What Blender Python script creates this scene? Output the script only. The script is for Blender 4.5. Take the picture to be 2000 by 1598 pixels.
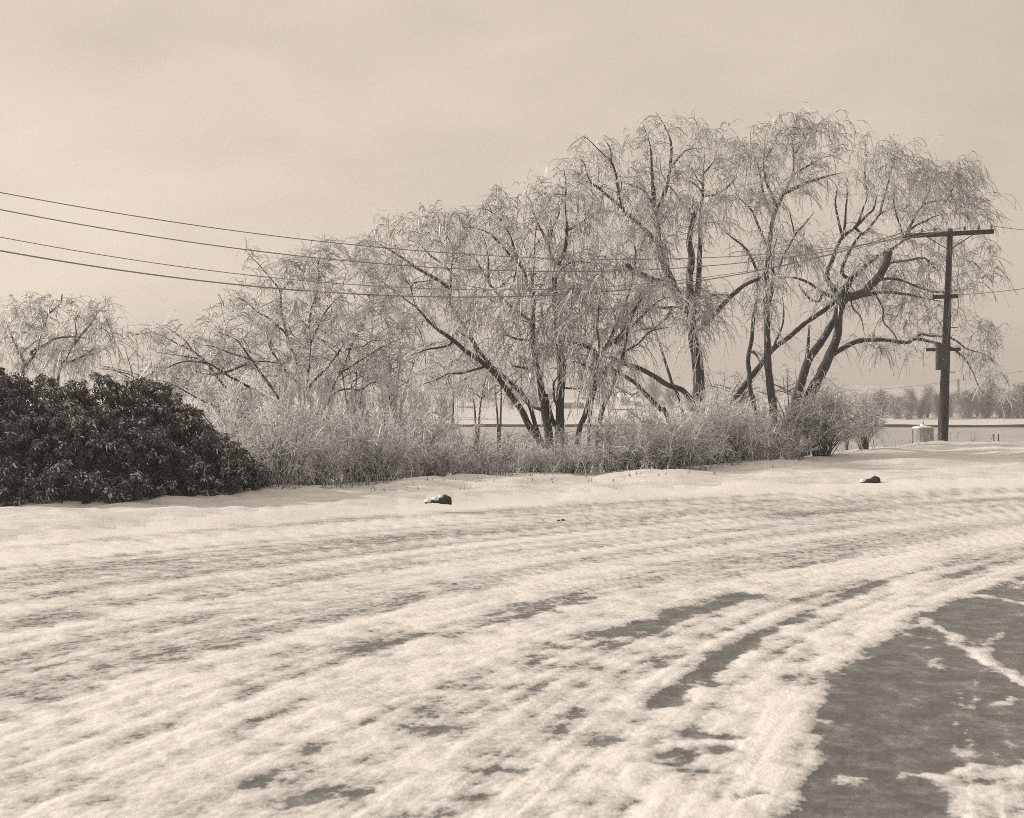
import bpy, math, random
import numpy as np
from mathutils import Vector

for o in list(bpy.data.objects):
    bpy.data.objects.remove(o)
SC = bpy.context.scene
COL = SC.collection
rng = np.random.default_rng(7)
random.seed(7)
R = math.radians

# ---------------------------------------------------------------- camera
FPX, HOR, EYE = 2257.0, 766.0, 1.6            # focal length and horizon in photo pixels, eye height in metres
cam = bpy.data.cameras.new('camera')
cam.sensor_width = 36.0
cam.lens = FPX / 2000 * 36
cam.shift_y = -(799 - HOR) / 2000
cam.clip_start, cam.clip_end = 0.1, 6000
cam.dof.use_dof = True
cam.dof.focus_distance = 31
cam.dof.aperture_fstop = 7.1
camo = bpy.data.objects.new('camera', cam)
COL.objects.link(camo)
camo.location = (0, 0, EYE)
camo.rotation_euler = (R(90), 0, 0)
SC.camera = camo

# ---------------------------------------------------------------- sky and sun
SUN_EL, SUN_BACK = R(22), R(16)               # height, and how far behind the left-hand direction
to_sun = Vector((-math.cos(SUN_BACK) * math.cos(SUN_EL), math.sin(SUN_BACK) * math.cos(SUN_EL), math.sin(SUN_EL)))
TINT = (1.0, 0.855, 0.715)                    # warm toning of the whole print: all the light carries it
w = bpy.data.worlds.new('World')
SC.world = w
w.use_nodes = True
nt = w.node_tree
nt.nodes.clear()
def wn(t, **kw):
    n = nt.nodes.new(t)
    for k, v in kw.items():
        setattr(n, k, v)
    return n
sky = wn('ShaderNodeTexSky', sky_type='NISHITA', sun_disc=False)
sky.sun_elevation = SUN_EL
sky.sun_rotation = math.atan2(to_sun.x, to_sun.y)
sky.air_density, sky.dust_density, sky.ozone_density = 1.0, 3.0, 1.0
bw = wn('ShaderNodeRGBToBW')
tc = wn('ShaderNodeTexCoord')
mp = wn('ShaderNodeMapping')
mp.inputs['Scale'].default_value = (1.0, 1.0, 2.6)
cl = wn('ShaderNodeTexNoise')
cl.inputs['Scale'].default_value = 2.3
cl.inputs['Detail'].default_value = 4
cl.inputs['Roughness'].default_value = 0.48
cl2 = wn('ShaderNodeTexNoise')
cl2.inputs['Scale'].default_value = 9.0
cl2.inputs['Detail'].default_value = 5
cl2.inputs['Distortion'].default_value = 0.6
clm = wn('ShaderNodeMath', operation='MULTIPLY_ADD')
clm.inputs[1].default_value = 0.35
cr = wn('ShaderNodeMapRange')
cr.inputs['From Min'].default_value, cr.inputs['From Max'].default_value = 0.47, 0.88
cr.inputs['To Min'].default_value, cr.inputs['To Max'].default_value = 0.87, 1.08
veil = wn('ShaderNodeMath', operation='MULTIPLY_ADD')   # thin high overcast: clear sky thinned, even veil added
veil.inputs[1].default_value, veil.inputs[2].default_value = 0.60, 5.3
mul = wn('ShaderNodeMath', operation='MULTIPLY')
tone = wn('ShaderNodeVectorMath', operation='SCALE')
tone.inputs[0].default_value = TINT
bg = wn('ShaderNodeBackground')
bg.inputs['Strength'].default_value = 0.1
out = wn('ShaderNodeOutputWorld')
L = nt.links.new
L(sky.outputs[0], bw.inputs[0]); L(tc.outputs['Generated'], mp.inputs[0]); L(mp.outputs[0], cl.inputs['Vector'])
L(mp.outputs[0], cl2.inputs['Vector']); L(cl2.outputs[0], clm.inputs[0]); L(cl.outputs[0], clm.inputs[2]); L(clm.outputs[0], cr.inputs[0]); L(bw.outputs[0], veil.inputs[0]); L(veil.outputs[0], mul.inputs[0]); L(cr.outputs[0], mul.inputs[1])
L(mul.outputs[0], tone.inputs['Scale']); L(tone.outputs[0], bg.inputs[0]); L(bg.outputs[0], out.inputs[0])

sl = bpy.data.lights.new('sun', 'SUN')
sl.energy = 4.2
sl.angle = R(1.2)
sl.color = (1.0, 0.875, 0.745)
so = bpy.data.objects.new('sun', sl)
COL.objects.link(so)
so.rotation_euler = to_sun.to_track_quat('Z', 'Y').to_euler()

SC.view_settings.view_transform = 'Standard'
SC.view_settings.look = 'None'
SC.view_settings.exposure = 0.0
SC.view_settings.gamma = 1.0
SC.cycles.max_bounces = 12
SC.cycles.diffuse_bounces = 8
SC.cycles.transmission_bounces = 8
SC.cycles.transparent_max_bounces = 4
SC.cycles.volume_bounces = 0
SC.cycles.use_denoising = False
SC.cycles.filter_width = 0.95
SC.cycles.sample_clamp_direct = 3.0
SC.cycles.sample_clamp_indirect = 3.0

# ---------------------------------------------------------------- helpers
ZO = {'A': (0, 520, 1998/700), 'B': (600, 350, 1998/700), 'C': (1000, 180, 1998/700), 'D': (1300, 200, 1998/700),
      'E': (1300, 600, 1998/700), 'F': (700, 600, 1998/700), 'G': (400, 440, 4.995), 'H': (400, 700, 4.995),
      'L': (0, 960, 2.5), 'M': (700, 960, 2.5), 'R': (1200, 960, 2.5), 'P': (0, 0, 1)}
def px(z, pts):
    ox, oy, s = ZO[z]
    return np.array([(ox + x / s, oy + y / s) for x, y in pts], float)
def at(x, y, Y):
    return np.array([(x - 1000) * Y / FPX, Y, EYE - (y - HOR) * Y / FPX])
def ground_pt(p, z=0.0):                       # pixel on level ground -> X, Y
    Y = (EYE - z) * FPX / (p[:, 1] - HOR)
    return np.stack([(p[:, 0] - 1000) * Y / FPX, Y], 1)
def tag(o, label=None, cat=None, group=None, kind=None):
    if label: o['label'] = label
    if cat: o['category'] = cat
    if group: o['group'] = group
    if kind: o['kind'] = kind
    return o
def empty(name, loc=(0, 0, 0)):
    o = bpy.data.objects.new(name, None)
    o.empty_display_size = 0.2
    COL.objects.link(o)
    o.location = loc
    return o
class Acc:                                     # collects vertices and quads, builds one mesh
    def __init__(s): s.v, s.q, s.t, s.n = [], [], [], 0
    def add(s, V, Q, tone=None):
        V = np.asarray(V, np.float32).reshape(-1, 3)
        s.v.append(V); s.q.append(np.asarray(Q, np.int64).reshape(-1, 4) + s.n)
        if tone is None: tone = np.zeros(len(V))
        s.t.append(np.broadcast_to(np.asarray(tone, np.float32), (len(V),)))
        s.n += len(V)
    def mesh(s, name, mat, smooth=True, origin=None):
        V = np.concatenate(s.v); Q = np.concatenate(s.q)
        if origin is not None: V = V - np.asarray(origin, np.float32)
        return mesh_np(name, V, Q, mat, smooth, {'tone': np.concatenate(s.t)})
    def build(s, name, mat, parent=None, smooth=True, origin=None):
        return link(name, s.mesh(name, mat, smooth, origin), parent)
def mesh_np(name, V, Q, mat, smooth=True, attrs=None):
    m = bpy.data.meshes.new(name)
    V = np.ascontiguousarray(V, np.float32)
    m.vertices.add(len(V)); m.vertices.foreach_set('co', V.ravel())
    tri = Q[:, 2] == Q[:, 3]
    if tri.any():
        cnt = np.where(tri, 3, 4)
        starts = np.concatenate([[0], np.cumsum(cnt)[:-1]])
        loops = Q.ravel()[np.stack([np.ones_like(tri), np.ones_like(tri), np.ones_like(tri), ~tri], 1).ravel()]
    else:
        starts = np.arange(len(Q)) * 4
        loops = Q.ravel()
    m.loops.add(len(loops)); m.loops.foreach_set('vertex_index', loops.astype(np.int32))
    m.polygons.add(len(Q)); m.polygons.foreach_set('loop_start', starts.astype(np.int32))
    m.polygons.foreach_set('use_smooth', np.full(len(Q), smooth))
    for k, a in (attrs or {}).items():
        a = np.asarray(a, np.float32)
        if a.ndim == 1:
            at_ = m.attributes.new(k, 'FLOAT', 'POINT'); at_.data.foreach_set('value', np.ascontiguousarray(a))
        else:
            at_ = m.attributes.new(k, 'FLOAT_VECTOR', 'POINT'); at_.data.foreach_set('vector', np.ascontiguousarray(a).ravel())
    m.update(calc_edges=True)
    m.validate()
    if mat: m.materials.append(mat)
    return m
def link(name, mesh, parent=None):
    o = bpy.data.objects.new(name, mesh)
    COL.objects.link(o)
    if parent is not None: o.parent = parent
    return o
def norm(v): return v / np.maximum(np.linalg.norm(v, axis=-1, keepdims=True), 1e-9)
def tubes(acc, P, Rad, sides=3, tone=0.0, cap=False, rough=0.0):
    """P (N,K,3), Rad (N,K): tapered tubes"""
    P = np.asarray(P, float); Rad = np.asarray(Rad, float)
    if P.ndim == 2: P, Rad = P[None], Rad[None]
    N, K, _ = P.shape
    T = norm(np.gradient(P, axis=1))
    ref = norm(rng.normal(size=(N, 1, 3)) * [1, 1, 0.2] + 1e-3) if sides <= 4 else np.broadcast_to(np.array([0.3, 1.0, 0.13]), (N, 1, 3))
    U = norm(ref - (ref * T).sum(-1, keepdims=True) * T)
    W = np.cross(T, U)
    a = np.arange(sides) * 2 * math.pi / sides
    rr = Rad[:, :, None] * np.ones(sides)
    if rough: rr = rr * (1 + rng.normal(size=rr.shape) * rough)
    V = P[:, :, None, :] + rr[..., None] * (np.cos(a)[:, None] * U[:, :, None, :] + np.sin(a)[:, None] * W[:, :, None, :])
    idx = np.arange(N * K * sides).reshape(N, K, sides)
    q = np.stack([idx[:, :-1], np.roll(idx[:, :-1], -1, 2), np.roll(idx[:, 1:], -1, 2), idx[:, 1:]], -1)
    tn = np.asarray(tone, float)
    if tn.ndim == 1: tn = np.repeat(tn, K * sides)
    elif tn.ndim == 2: tn = np.repeat(tn.ravel(), sides)
    Q = q.reshape(-1, 4)
    if cap and sides % 2 == 0:
        e = []
        for n in range(N):
            for k in (0, K - 1):
                r = idx[n, k]
                for j in range(1, sides - 1, 2): e.append([r[0], r[j], r[j + 1], r[(j + 2) % sides] if j + 2 < sides else r[j + 1]])
        e = [[a_, b_, c_, d_ if d_ != a_ else c_] for a_, b_, c_, d_ in e]
        Q = np.concatenate([Q, np.array(e)])
    acc.add(V, Q, tn)
def box(acc, c, s, rz=0.0, tone=0.0, axes=None):
    c = np.asarray(c, float); h = np.asarray(s, float) / 2
    v = np.array([(x, y, z) for x in (-1, 1) for y in (-1, 1) for z in (-1, 1)]) * h
    if axes is not None: v = v @ np.asarray(axes)
    elif rz: v = v @ np.array([[math.cos(rz), math.sin(rz), 0], [-math.sin(rz), math.cos(rz), 0], [0, 0, 1]])
    acc.add(v + c, [[0, 1, 3, 2], [4, 6, 7, 5], [0, 4, 5, 1], [2, 3, 7, 6], [0, 2, 6, 4], [1, 5, 7, 3]], tone)
def resample(p, step):
    p = np.asarray(p, float)
    if len(p) > 2:                              # Catmull-Rom
        e = np.concatenate([[2 * p[0] - p[1]], p, [2 * p[-1] - p[-2]]])
        o = []
        for i in range(len(p) - 1):
            t = np.linspace(0, 1, 9)[:-1, None]
            a, b, c, d = e[i], e[i + 1], e[i + 2], e[i + 3]
            o.append(0.5 * (2 * b + (c - a) * t + (2 * a - 5 * b + 4 * c - d) * t ** 2 + (3 * b - a - 3 * c + d) * t ** 3))
        p = np.concatenate(o + [p[-1:]])
    d = np.concatenate([[0], np.cumsum(np.linalg.norm(np.diff(p, axis=0), axis=1))])
    n = max(3, int(d[-1] / step) + 1)
    s = np.linspace(0, d[-1], n)
    return np.stack([np.interp(s, d, p[:, k]) for k in range(p.shape[1])], 1)
def hash2(i, j, seed):
    h = (i.astype(np.int64) * 374761393 + j.astype(np.int64) * 668265263 + seed * 974711) & 0xffffffff
    h = ((h ^ (h >> 13)) * 1274126177) & 0xffffffff
    return ((h ^ (h >> 16)) & 0xffff) / 65535.0
def vnoise(x, y, seed=0):
    i, j = np.floor(x), np.floor(y)
    fx, fy = x - i, y - j
    fx, fy = fx * fx * (3 - 2 * fx), fy * fy * (3 - 2 * fy)
    a, b, c, d = hash2(i, j, seed), hash2(i + 1, j, seed), hash2(i, j + 1, seed), hash2(i + 1, j + 1, seed)
    return a + (b - a) * fx + (c - a) * fy + (a - b - c + d) * fx * fy
def fbm(x, y, seed=0, oct=3):
    s, a, t = 0, 1, 0
    for k in range(oct):
        s = s + a * vnoise(x * 2 ** k, y * 2 ** k, seed + k * 17); t += a; a *= 0.5
    return s / t
def sstep(a, b, x):
    t = np.clip((x - a) / (b - a), 0, 1)
    return t * t * (3 - 2 * t)
def seg_dist(X, Y, poly):
    best = np.full(X.shape, 1e9)
    for (x0, y0), (x1, y1) in zip(poly[:-1], poly[1:]):
        dx, dy = x1 - x0, y1 - y0
        t = np.clip(((X - x0) * dx + (Y - y0) * dy) / (dx * dx + dy * dy + 1e-9), 0, 1)
        best = np.minimum(best, np.hypot(X - x0 - t * dx, Y - y0 - t * dy))
    return best
def inside(X, Y, poly):
    r = np.zeros(X.shape, bool)
    n = len(poly)
    for k in range(n):
        x0, y0 = poly[k]; x1, y1 = poly[(k + 1) % n]
        c = (y0 > Y) != (y1 > Y)
        r ^= c & (X < (x1 - x0) * (Y - y0) / (y1 - y0 + 1e-12) + x0)
    return r

# ---------------------------------------------------------------- materials
def mat(name):
    m = bpy.data.materials.new(name); m.use_nodes = True
    n = m.node_tree
    return m, n, n.nodes['Principled BSDF'], n.nodes['Material Output']
def N(n, t, **kw):
    x = n.nodes.new(t)
    for k, v in kw.items():
        if k in x.bl_rna.properties.keys(): setattr(x, k, v)
        else: x.inputs[k].default_value = v
    return x
def COOL(c):                                    # the print tones darks a little cooler than lights
    k = max(0.0, 1 - c / 0.75)
    return (1 - .06 * k, 1.0, 1 + .03 * k)
def ramp(n, pts):
    r = n.nodes.new('ShaderNodeValToRGB')
    e = r.color_ramp.elements
    while len(e) < len(pts): e.new(0.5)
    for k, (p, c) in enumerate(pts):
        e[k].position = p; e[k].color = (c * COOL(c)[0], c * COOL(c)[1], c * COOL(c)[2], 1) if not hasattr(c, '__len__') else (*c, 1)
    return r
def noisy(name, c0, c1, scale=4.0, rough=0.8, bump=0.0, bscale=None, detail=6, spec=0.3):
    m, n, b, o = mat(name)
    tcn = N(n, 'ShaderNodeTexCoord')
    no = N(n, 'ShaderNodeTexNoise', Scale=scale, Detail=detail, Roughness=0.6)
    n.links.new(tcn.outputs['Object'], no.inputs['Vector'])
    r = ramp(n, [(0.3, c0), (0.7, c1)])
    n.links.new(no.outputs[0], r.inputs[0]); n.links.new(r.outputs[0], b.inputs['Base Color'])
    b.inputs['Roughness'].default_value = rough
    b.inputs['Specular IOR Level'].default_value = spec
    if bump:
        no2 = N(n, 'ShaderNodeTexNoise', Scale=bscale or scale * 4, Detail=5)
        n.links.new(tcn.outputs['Object'], no2.inputs['Vector'])
        bp = N(n, 'ShaderNodeBump', Strength=bump, Distance=0.02)
        n.links.new(no2.outputs[0], bp.inputs['Height']); n.links.new(bp.outputs[0], b.inputs['Normal'])
    return m
def mat_bark(name, dark, light, frost=0.45, scale=9):
    m, n, b, o = mat(name)
    tcn = N(n, 'ShaderNodeTexCoord')
    mpn = N(n, 'ShaderNodeMapping'); mpn.inputs['Scale'].default_value = (1, 1, 0.22)
    no = N(n, 'ShaderNodeTexNoise', Scale=scale, Detail=6, Roughness=0.65)
    n.links.new(tcn.outputs['Object'], mpn.inputs[0]); n.links.new(mpn.outputs[0], no.inputs['Vector'])
    r = ramp(n, [(0.35, dark), (0.7, light)])
    n.links.new(no.outputs[0], r.inputs[0])
    g = N(n, 'ShaderNodeNewGeometry'); sp = N(n, 'ShaderNodeSeparateXYZ')
    n.links.new(g.outputs['Normal'], sp.inputs[0])
    n2 = N(n, 'ShaderNodeTexNoise', Scale=5.0, Detail=5, Roughness=0.7)
    n.links.new(tcn.outputs['Object'], n2.inputs['Vector'])
    ad = N(n, 'ShaderNodeMath', operation='ADD'); n.links.new(sp.outputs['Z'], ad.inputs[0]); n.links.new(n2.outputs[0], ad.inputs[1])
    mr = N(n, 'ShaderNodeMapRange'); mr.inputs['From Min'].default_value = 1.12; mr.inputs['From Max'].default_value = 1.4; mr.inputs['To Max'].default_value = frost
    n.links.new(ad.outputs[0], mr.inputs[0])
    mx = N(n, 'ShaderNodeMix', data_type='RGBA'); mx.inputs[7].default_value = (0.72, 0.72, 0.72, 1)
    n.links.new(mr.outputs[0], mx.inputs[0]); n.links.new(r.outputs[0], mx.inputs[6]); n.links.new(mx.outputs[2], b.inputs['Base Color'])
    bp = N(n, 'ShaderNodeBump', Strength=0.8, Distance=0.04)
    n.links.new(no.outputs[0], bp.inputs['Height']); n.links.new(bp.outputs[0], b.inputs['Normal'])
    b.inputs['Roughness'].default_value = 0.75
    b.inputs['Specular IOR Level'].default_value = 0.35
    return m
def mat_frost(name, lo, hi, transl=0.3, gloss=0.3):
    """ice-coated twigs: 'tone' 0 = bare wood, 1 = thick rime"""
    m, n, b, o = mat(name)
    a = N(n, 'ShaderNodeAttribute', attribute_name='tone')
    cc = lambda c: (c * .985, c, c * 1.005)
    r = ramp(n, [(0.0, cc(lo)), (0.45, cc((lo + hi) * 0.42)), (1.0, cc(hi))])
    n.links.new(a.outputs['Fac'], r.inputs[0]); n.links.new(r.outputs[0], b.inputs['Base Color'])
    b.inputs['Roughness'].default_value = 0.32
    b.inputs['Specular IOR Level'].default_value = gloss
    b.inputs['Coat Weight'].default_value = 0.7; b.inputs['Coat Roughness'].default_value = 0.2   # clear ice
    tr = N(n, 'ShaderNodeBsdfTranslucent'); n.links.new(r.outputs[0], tr.inputs[0])
    ms = N(n, 'ShaderNodeMixShader'); ms.inputs[0].default_value = transl
    n.links.new(b.outputs[0], ms.inputs[1]); n.links.new(tr.outputs[0], ms.inputs[2]); n.links.new(ms.outputs[0], o.inputs['Surface'])
    return m
def mat_road():
    m, n, b, o = mat('icy_road')
    k = n.links.new
    th = N(n, 'ShaderNodeAttribute', attribute_name='thick')
    fl = N(n, 'ShaderNodeAttribute', attribute_name='flow')
    tcn = N(n, 'ShaderNodeTexCoord')
    mpn = N(n, 'ShaderNodeMapping'); mpn.inputs['Scale'].default_value = (1, 0.5, 1)
    k(fl.outputs['Vector'], mpn.inputs[0])
    n1 = N(n, 'ShaderNodeTexNoise', Scale=10.0, Detail=6, Roughness=0.66); k(mpn.outputs[0], n1.inputs['Vector'])
    n2 = N(n, 'ShaderNodeTexNoise', Scale=24.0, Detail=6, Roughness=0.6); k(tcn.outputs['Object'], n2.inputs['Vector'])
    m1 = N(n, 'ShaderNodeMath', operation='MULTIPLY_ADD'); m1.inputs[1].default_value = 0.8
    k(n1.outputs[0], m1.inputs[0]); k(th.outputs['Fac'], m1.inputs[2])
    m2 = N(n, 'ShaderNodeMath', operation='MULTIPLY_ADD'); m2.inputs[1].default_value = 0.62
    k(n2.outputs[0], m2.inputs[0]); k(m1.outputs[0], m2.inputs[2])
    sb = N(n, 'ShaderNodeMath', operation='SUBTRACT'); sb.inputs[1].default_value = 0.71; k(m2.outputs[0], sb.inputs[0])
    # ice and grit lying on the asphalt
    n3 = N(n, 'ShaderNodeTexNoise', Scale=5.0, Detail=10, Roughness=0.82); k(tcn.outputs['Object'], n3.inputs['Vector'])
    asp = ramp(n, [(0.28, 0.07), (0.47, 0.12), (0.58, 0.21), (0.70, 0.5)]); k(n3.outputs[0], asp.inputs[0])
    sn = ramp(n, [(0.0, 0.0), (0.25, 0.03), (0.30, 0.36), (0.44, 0.70), (0.70, 1.0)]); k(sb.outputs[0], sn.inputs[0])
    mx = N(n, 'ShaderNodeMix', data_type='RGBA'); mx.inputs[7].default_value = (0.80, 0.80, 0.80, 1)
    k(sn.outputs[0], mx.inputs[0]); k(asp.outputs[0], mx.inputs[6]); k(mx.outputs[2], b.inputs['Base Color'])
    rr = ramp(n, [(0.2, 0.38), (0.6, 0.8)]); k(sb.outputs[0], rr.inputs[0]); k(rr.outputs[0], b.inputs['Roughness'])
    bp = N(n, 'ShaderNodeBump', Strength=0.4, Distance=0.03); k(sb.outputs[0], bp.inputs['Height']); k(bp.outputs[0], b.inputs['Normal'])
    b.inputs['Specular IOR Level'].default_value = 0.35
    return m
def mat_snow(name, c0=0.74, c1=0.88, grass=0.0):
    m, n, b, o = mat(name)
    k = n.links.new
    tcn = N(n, 'ShaderNodeTexCoord')
    mpn = N(n, 'ShaderNodeMapping'); mpn.inputs['Scale'].default_value = (0.6, 1.6, 1)
    mpn.inputs['Rotation'].default_value = (0, 0, R(-25)); k(tcn.outputs['Object'], mpn.inputs[0])
    n1 = N(n, 'ShaderNodeTexNoise', Scale=1.6, Detail=9, Roughness=0.68); k(mpn.outputs[0], n1.inputs['Vector'])
    r = ramp(n, [(0.34, c0), (0.6, c1)]); k(n1.outputs[0], r.inputs[0])
    n2 = N(n, 'ShaderNodeTexNoise', Scale=16, Detail=8, Roughness=0.75); k(mpn.outputs[0], n2.inputs['Vector'])
    g = ramp(n, [(0.60, 0.0), (0.74, 1.0)]); k(n2.outputs[0], g.inputs[0])
    gm = N(n, 'ShaderNodeMath', operation='MULTIPLY'); gm.inputs[1].default_value = grass; k(g.outputs[0], gm.inputs[0])
    mx = N(n, 'ShaderNodeMix', data_type='RGBA'); mx.inputs[7].default_value = (0.3, 0.3, 0.29, 1)
    k(gm.outputs[0], mx.inputs[0]); k(r.outputs[0], mx.inputs[6]); k(mx.outputs[2], b.inputs['Base Color'])
    b.inputs['Roughness'].default_value = 0.7
    b.inputs['Specular IOR Level'].default_value = 0.3
    n3 = N(n, 'ShaderNodeTexNoise', Scale=9, Detail=8, Roughness=0.7); k(mpn.outputs[0], n3.inputs['Vector'])
    bp = N(n, 'ShaderNodeBump', Strength=0.6, Distance=0.06); k(n3.outputs[0], bp.inputs['Height']); k(bp.outputs[0], b.inputs['Normal'])
    return m

M_BARK = mat_bark('dark_willow_bark', 0.022, 0.06)
M_LIMB = mat_bark('branch_bark', 0.03, 0.075, frost=0.6)
M_TWIG = mat_frost('rimed_twigs', 0.12, 0.93, transl=0.5)
M_SHRUB = mat_frost('rimed_shrub_twigs', 0.06, 0.93, transl=0.5)
M_FAR = mat_frost('far_haze_paled_rimed_twigs', 0.38, 0.9, transl=0.5)  # rimed twigs, colour lightened further to paint in distance haze
M_ROAD = mat_road()
M_VERGE = mat_snow('verge_snow', 0.64, 0.82, grass=0.8)
M_FIELD = mat_snow('field_snow', 0.6, 0.8, grass=0.3)
M_ICE = noisy('pond_ice', 0.36, 0.5, scale=0.25, rough=0.5)
M_EARTH = noisy('bank_earth', 0.04, 0.09, scale=3)
M_POLE = mat_bark('weathered_pole_wood', 0.02, 0.065, frost=0.0, scale=14)
M_WIRE = noisy('wire', 0.18, 0.28, scale=3, rough=0.5)
M_BOX = noisy('box_paint', 0.045, 0.075, scale=6, rough=0.6)
M_IRON = noisy('dark_iron', 0.05, 0.09, scale=6, rough=0.5)
M_GLASSY = noisy('insulator_glaze', 0.12, 0.2, scale=4, rough=0.15, spec=0.5)
M_ZINC = noisy('galvanised_sheet', 0.26, 0.42, scale=5, rough=0.45)
M_SNOWCAP = noisy('settled_snow', 0.78, 0.88, scale=12, rough=0.8, bump=0.3)
M_ROCK = noisy('wet_dark_stone', 0.012, 0.035, scale=14, rough=0.5, bump=0.7, bscale=30, spec=0.25)
M_WALL = noisy('pale_house_wall', 0.42, 0.55, scale=1.5)
M_WALL2 = noisy('grey_house_wall', 0.22, 0.3, scale=1.5)
M_PANE = noisy('dark_window', 0.04, 0.07, scale=1, rough=0.2)

# ---------------------------------------------------------------- terrain
EDGE_PX = px('P', [(-900, 1110), (-300, 1020), (45, 991), (300, 976), (560, 960), (860, 940), (1080, 932), (1300, 924), (1560, 905), (1740, 878), (1840, 870), (1960, 868)])
EDGE = np.concatenate([ground_pt(EDGE_PX), [[24, 37.5], [45, 40], [120, 46]]])
EDGE = np.concatenate([[[-60, 2.0]], EDGE])
def edge_y(X): return np.interp(X, EDGE[:, 0], EDGE[:, 1])
def beyond(X, Y):                              # metres past the crest of the verge
    d = seg_dist(X, Y, EDGE)
    return np.where(Y > edge_y(X), d, -d)
ROADFAR = ground_pt(px('P', [(-300, 1112), (0, 1072), (300, 1043), (600, 1014), (900, 992), (1300, 966), (1700, 956), (2000, 948), (2400, 940)]))
ROADFAR = np.concatenate([[[-60, 0.5]], ROADFAR, [[60, 34]]])
def road_y(X): return np.interp(X, ROADFAR[:, 0], ROADFAR[:, 1])
POND_Z = -2.25
def terrain(X, Y):
    s = beyond(X, Y)
    z = -0.95 * sstep(0.2, 6.5, s) - 1.45 * sstep(5.0, 20, s)
    z = z + (fbm(X * 0.35, Y * 0.35, 5, 3) - 0.5) * 0.22 * sstep(1, 6, s)
    d = np.hypot(X, Y)
    far = sstep(0, 6, Y - (128 - 0.035 * X))
    z = z + 0.42 * far
    z = z + (10 * sstep(380, 1100, d) + 3 * (fbm(X / 160, Y / 160, 9, 3) - 0.5) * sstep(250, 500, d)) * (Y > 0)
    return z

# --- flow of the wheel tracks: bands traced in the photograph, laid on the level road
BANDS = [
 ('L', [(170,380),(420,350),(600,322)], .15, .4), ('L', [(110,440),(300,410),(480,375),(760,345)], .3, .4),
 ('L', [(220,510),(420,470),(720,415),(900,385)], .13, .45), ('L', [(680,215),(900,195),(1300,165),(1750,120)], .5, .25),
 ('L', [(120,270),(400,235),(620,225)], .4, .2),
 ('L', [(900,380),(1200,350),(1400,310),(1550,285),(1900,265)], .35, .36), ('L', [(1000,520),(1300,470),(1600,410),(2000,345)], .12, .48),
 ('L', [(110,655),(230,625),(340,610)], .16, .5), ('L', [(110,835),(250,780),(450,715),(650,675),(850,635)], .15, .5),
 ('L', [(900,640),(1080,585)], .07, .45),
 ('L', [(180,985),(350,920),(550,860),(700,820),(850,790),(1050,750),(1300,680),(1700,600),(2000,560)], .17, .52),
 ('L', [(850,900),(1050,830),(1250,800),(1480,760)], .12, .4), ('L', [(110,1090),(300,1050)], .1, .42),
 ('L', [(110,1290),(220,1240),(360,1200),(470,1185)], .09, .52), ('L', [(120,1510),(280,1470),(350,1430),(500,1400)], .07, .58),
 ('L', [(1260,1110),(1400,1085),(1550,1020)], .08, .48), ('L', [(1230,1440),(1350,1380),(1480,1350)], .09, .52),
 ('L', [(1500,1230),(1620,1210)], .07, .45), ('L', [(1420,1500),(1560,1470),(1800,1480)], .07, .55), ('L', [(1720,780),(1850,740),(2000,700)], .14, .52),
 ('M', [(0,240),(300,215),(640,200),(900,180),(1300,150),(1600,110),(2000,90)], .33, .42), ('M', [(700,110),(1000,90),(1400,60),(2000,45)], .45, .4),
 ('M', [(900,40),(1250,35)], .1, .3), ('M', [(970,290),(1290,250),(1620,222)], .1, .55), ('M', [(1700,205),(2000,180)], .1, .5),
 ('M', [(0,570),(250,520),(500,495),(800,450)], .14, .5), ('M', [(0,770),(200,730),(500,690),(730,620),(900,560),(1080,515)], .15, .62),
 ('M', [(820,610),(960,570)], .06, .6), ('M', [(1360,360),(1540,355),(1840,325)], .07, .45), ('M', [(1120,770),(1260,740)], .07, .55),
 ('M', [(1200,700),(1350,680),(1480,630),(1600,580),(1750,545),(1880,510)], .12, .85),
 ('M', [(1510,1050),(1590,980),(1700,890),(1820,790),(1900,710),(1980,680)], .085, 1.0),
 ('M', [(1480,830),(1600,840),(1700,790)], .1, .58), ('M', [(1400,1000),(1500,970)], .08, .55), ('M', [(1000,1100),(1040,1080)], .05, .6),
 ('M', [(1640,1190),(1800,1190)], .055, .8), ('M', [(1530,1310),(1620,1290),(1720,1250)], .07, .8), ('M', [(1560,1390),(1640,1350)], .07, .75),
 ('M', [(1380,1300),(1440,1300)], .04, .7), ('M', [(1450,1250),(1520,1210)], .04, .7), ('M', [(1130,1230),(1220,1220)], .055, .62),
 ('M', [(660,1360),(720,1380),(810,1360)], .05, .62), ('M', [(480,1505),(600,1500),(700,1470)], .05, .6), ('M', [(1870,1490),(2000,1480)], .04, .75),
 ('M', [(90,1050),(200,1000),(280,960)], .07, .42),
 ('R', [(800,120),(1100,70),(1500,45),(1900,40),(2050,38)], .5, .5), ('R', [(900,115),(1400,85),(1900,70),(2050,66)], .14, .5), ('R', [(450,205),(800,165),(1300,135)], .11, .45),
 ('R', [(1000,250),(1100,240)], .06, .4), ('R', [(1020,285),(1300,255)], .06, .45), ('R', [(780,385),(920,365),(1100,330),(1200,310)], .08, .55),
 ('R', [(1250,320),(1450,290)], .06, .45), ('R', [(950,540),(1100,500),(1250,450)], .18, .55), ('R', [(860,640),(950,615)], .09, .6),
 ('R', [(850,840),(1000,770)], .045, .6), ('R', [(1640,365),(1900,310),(2050,280)], .06, .5), ('R', [(1660,410),(1900,350),(2050,315)], .06, .5)]
BW = [(ground_pt(px(z, p)), wd, st) for z, p, wd, st in BANDS]
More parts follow.
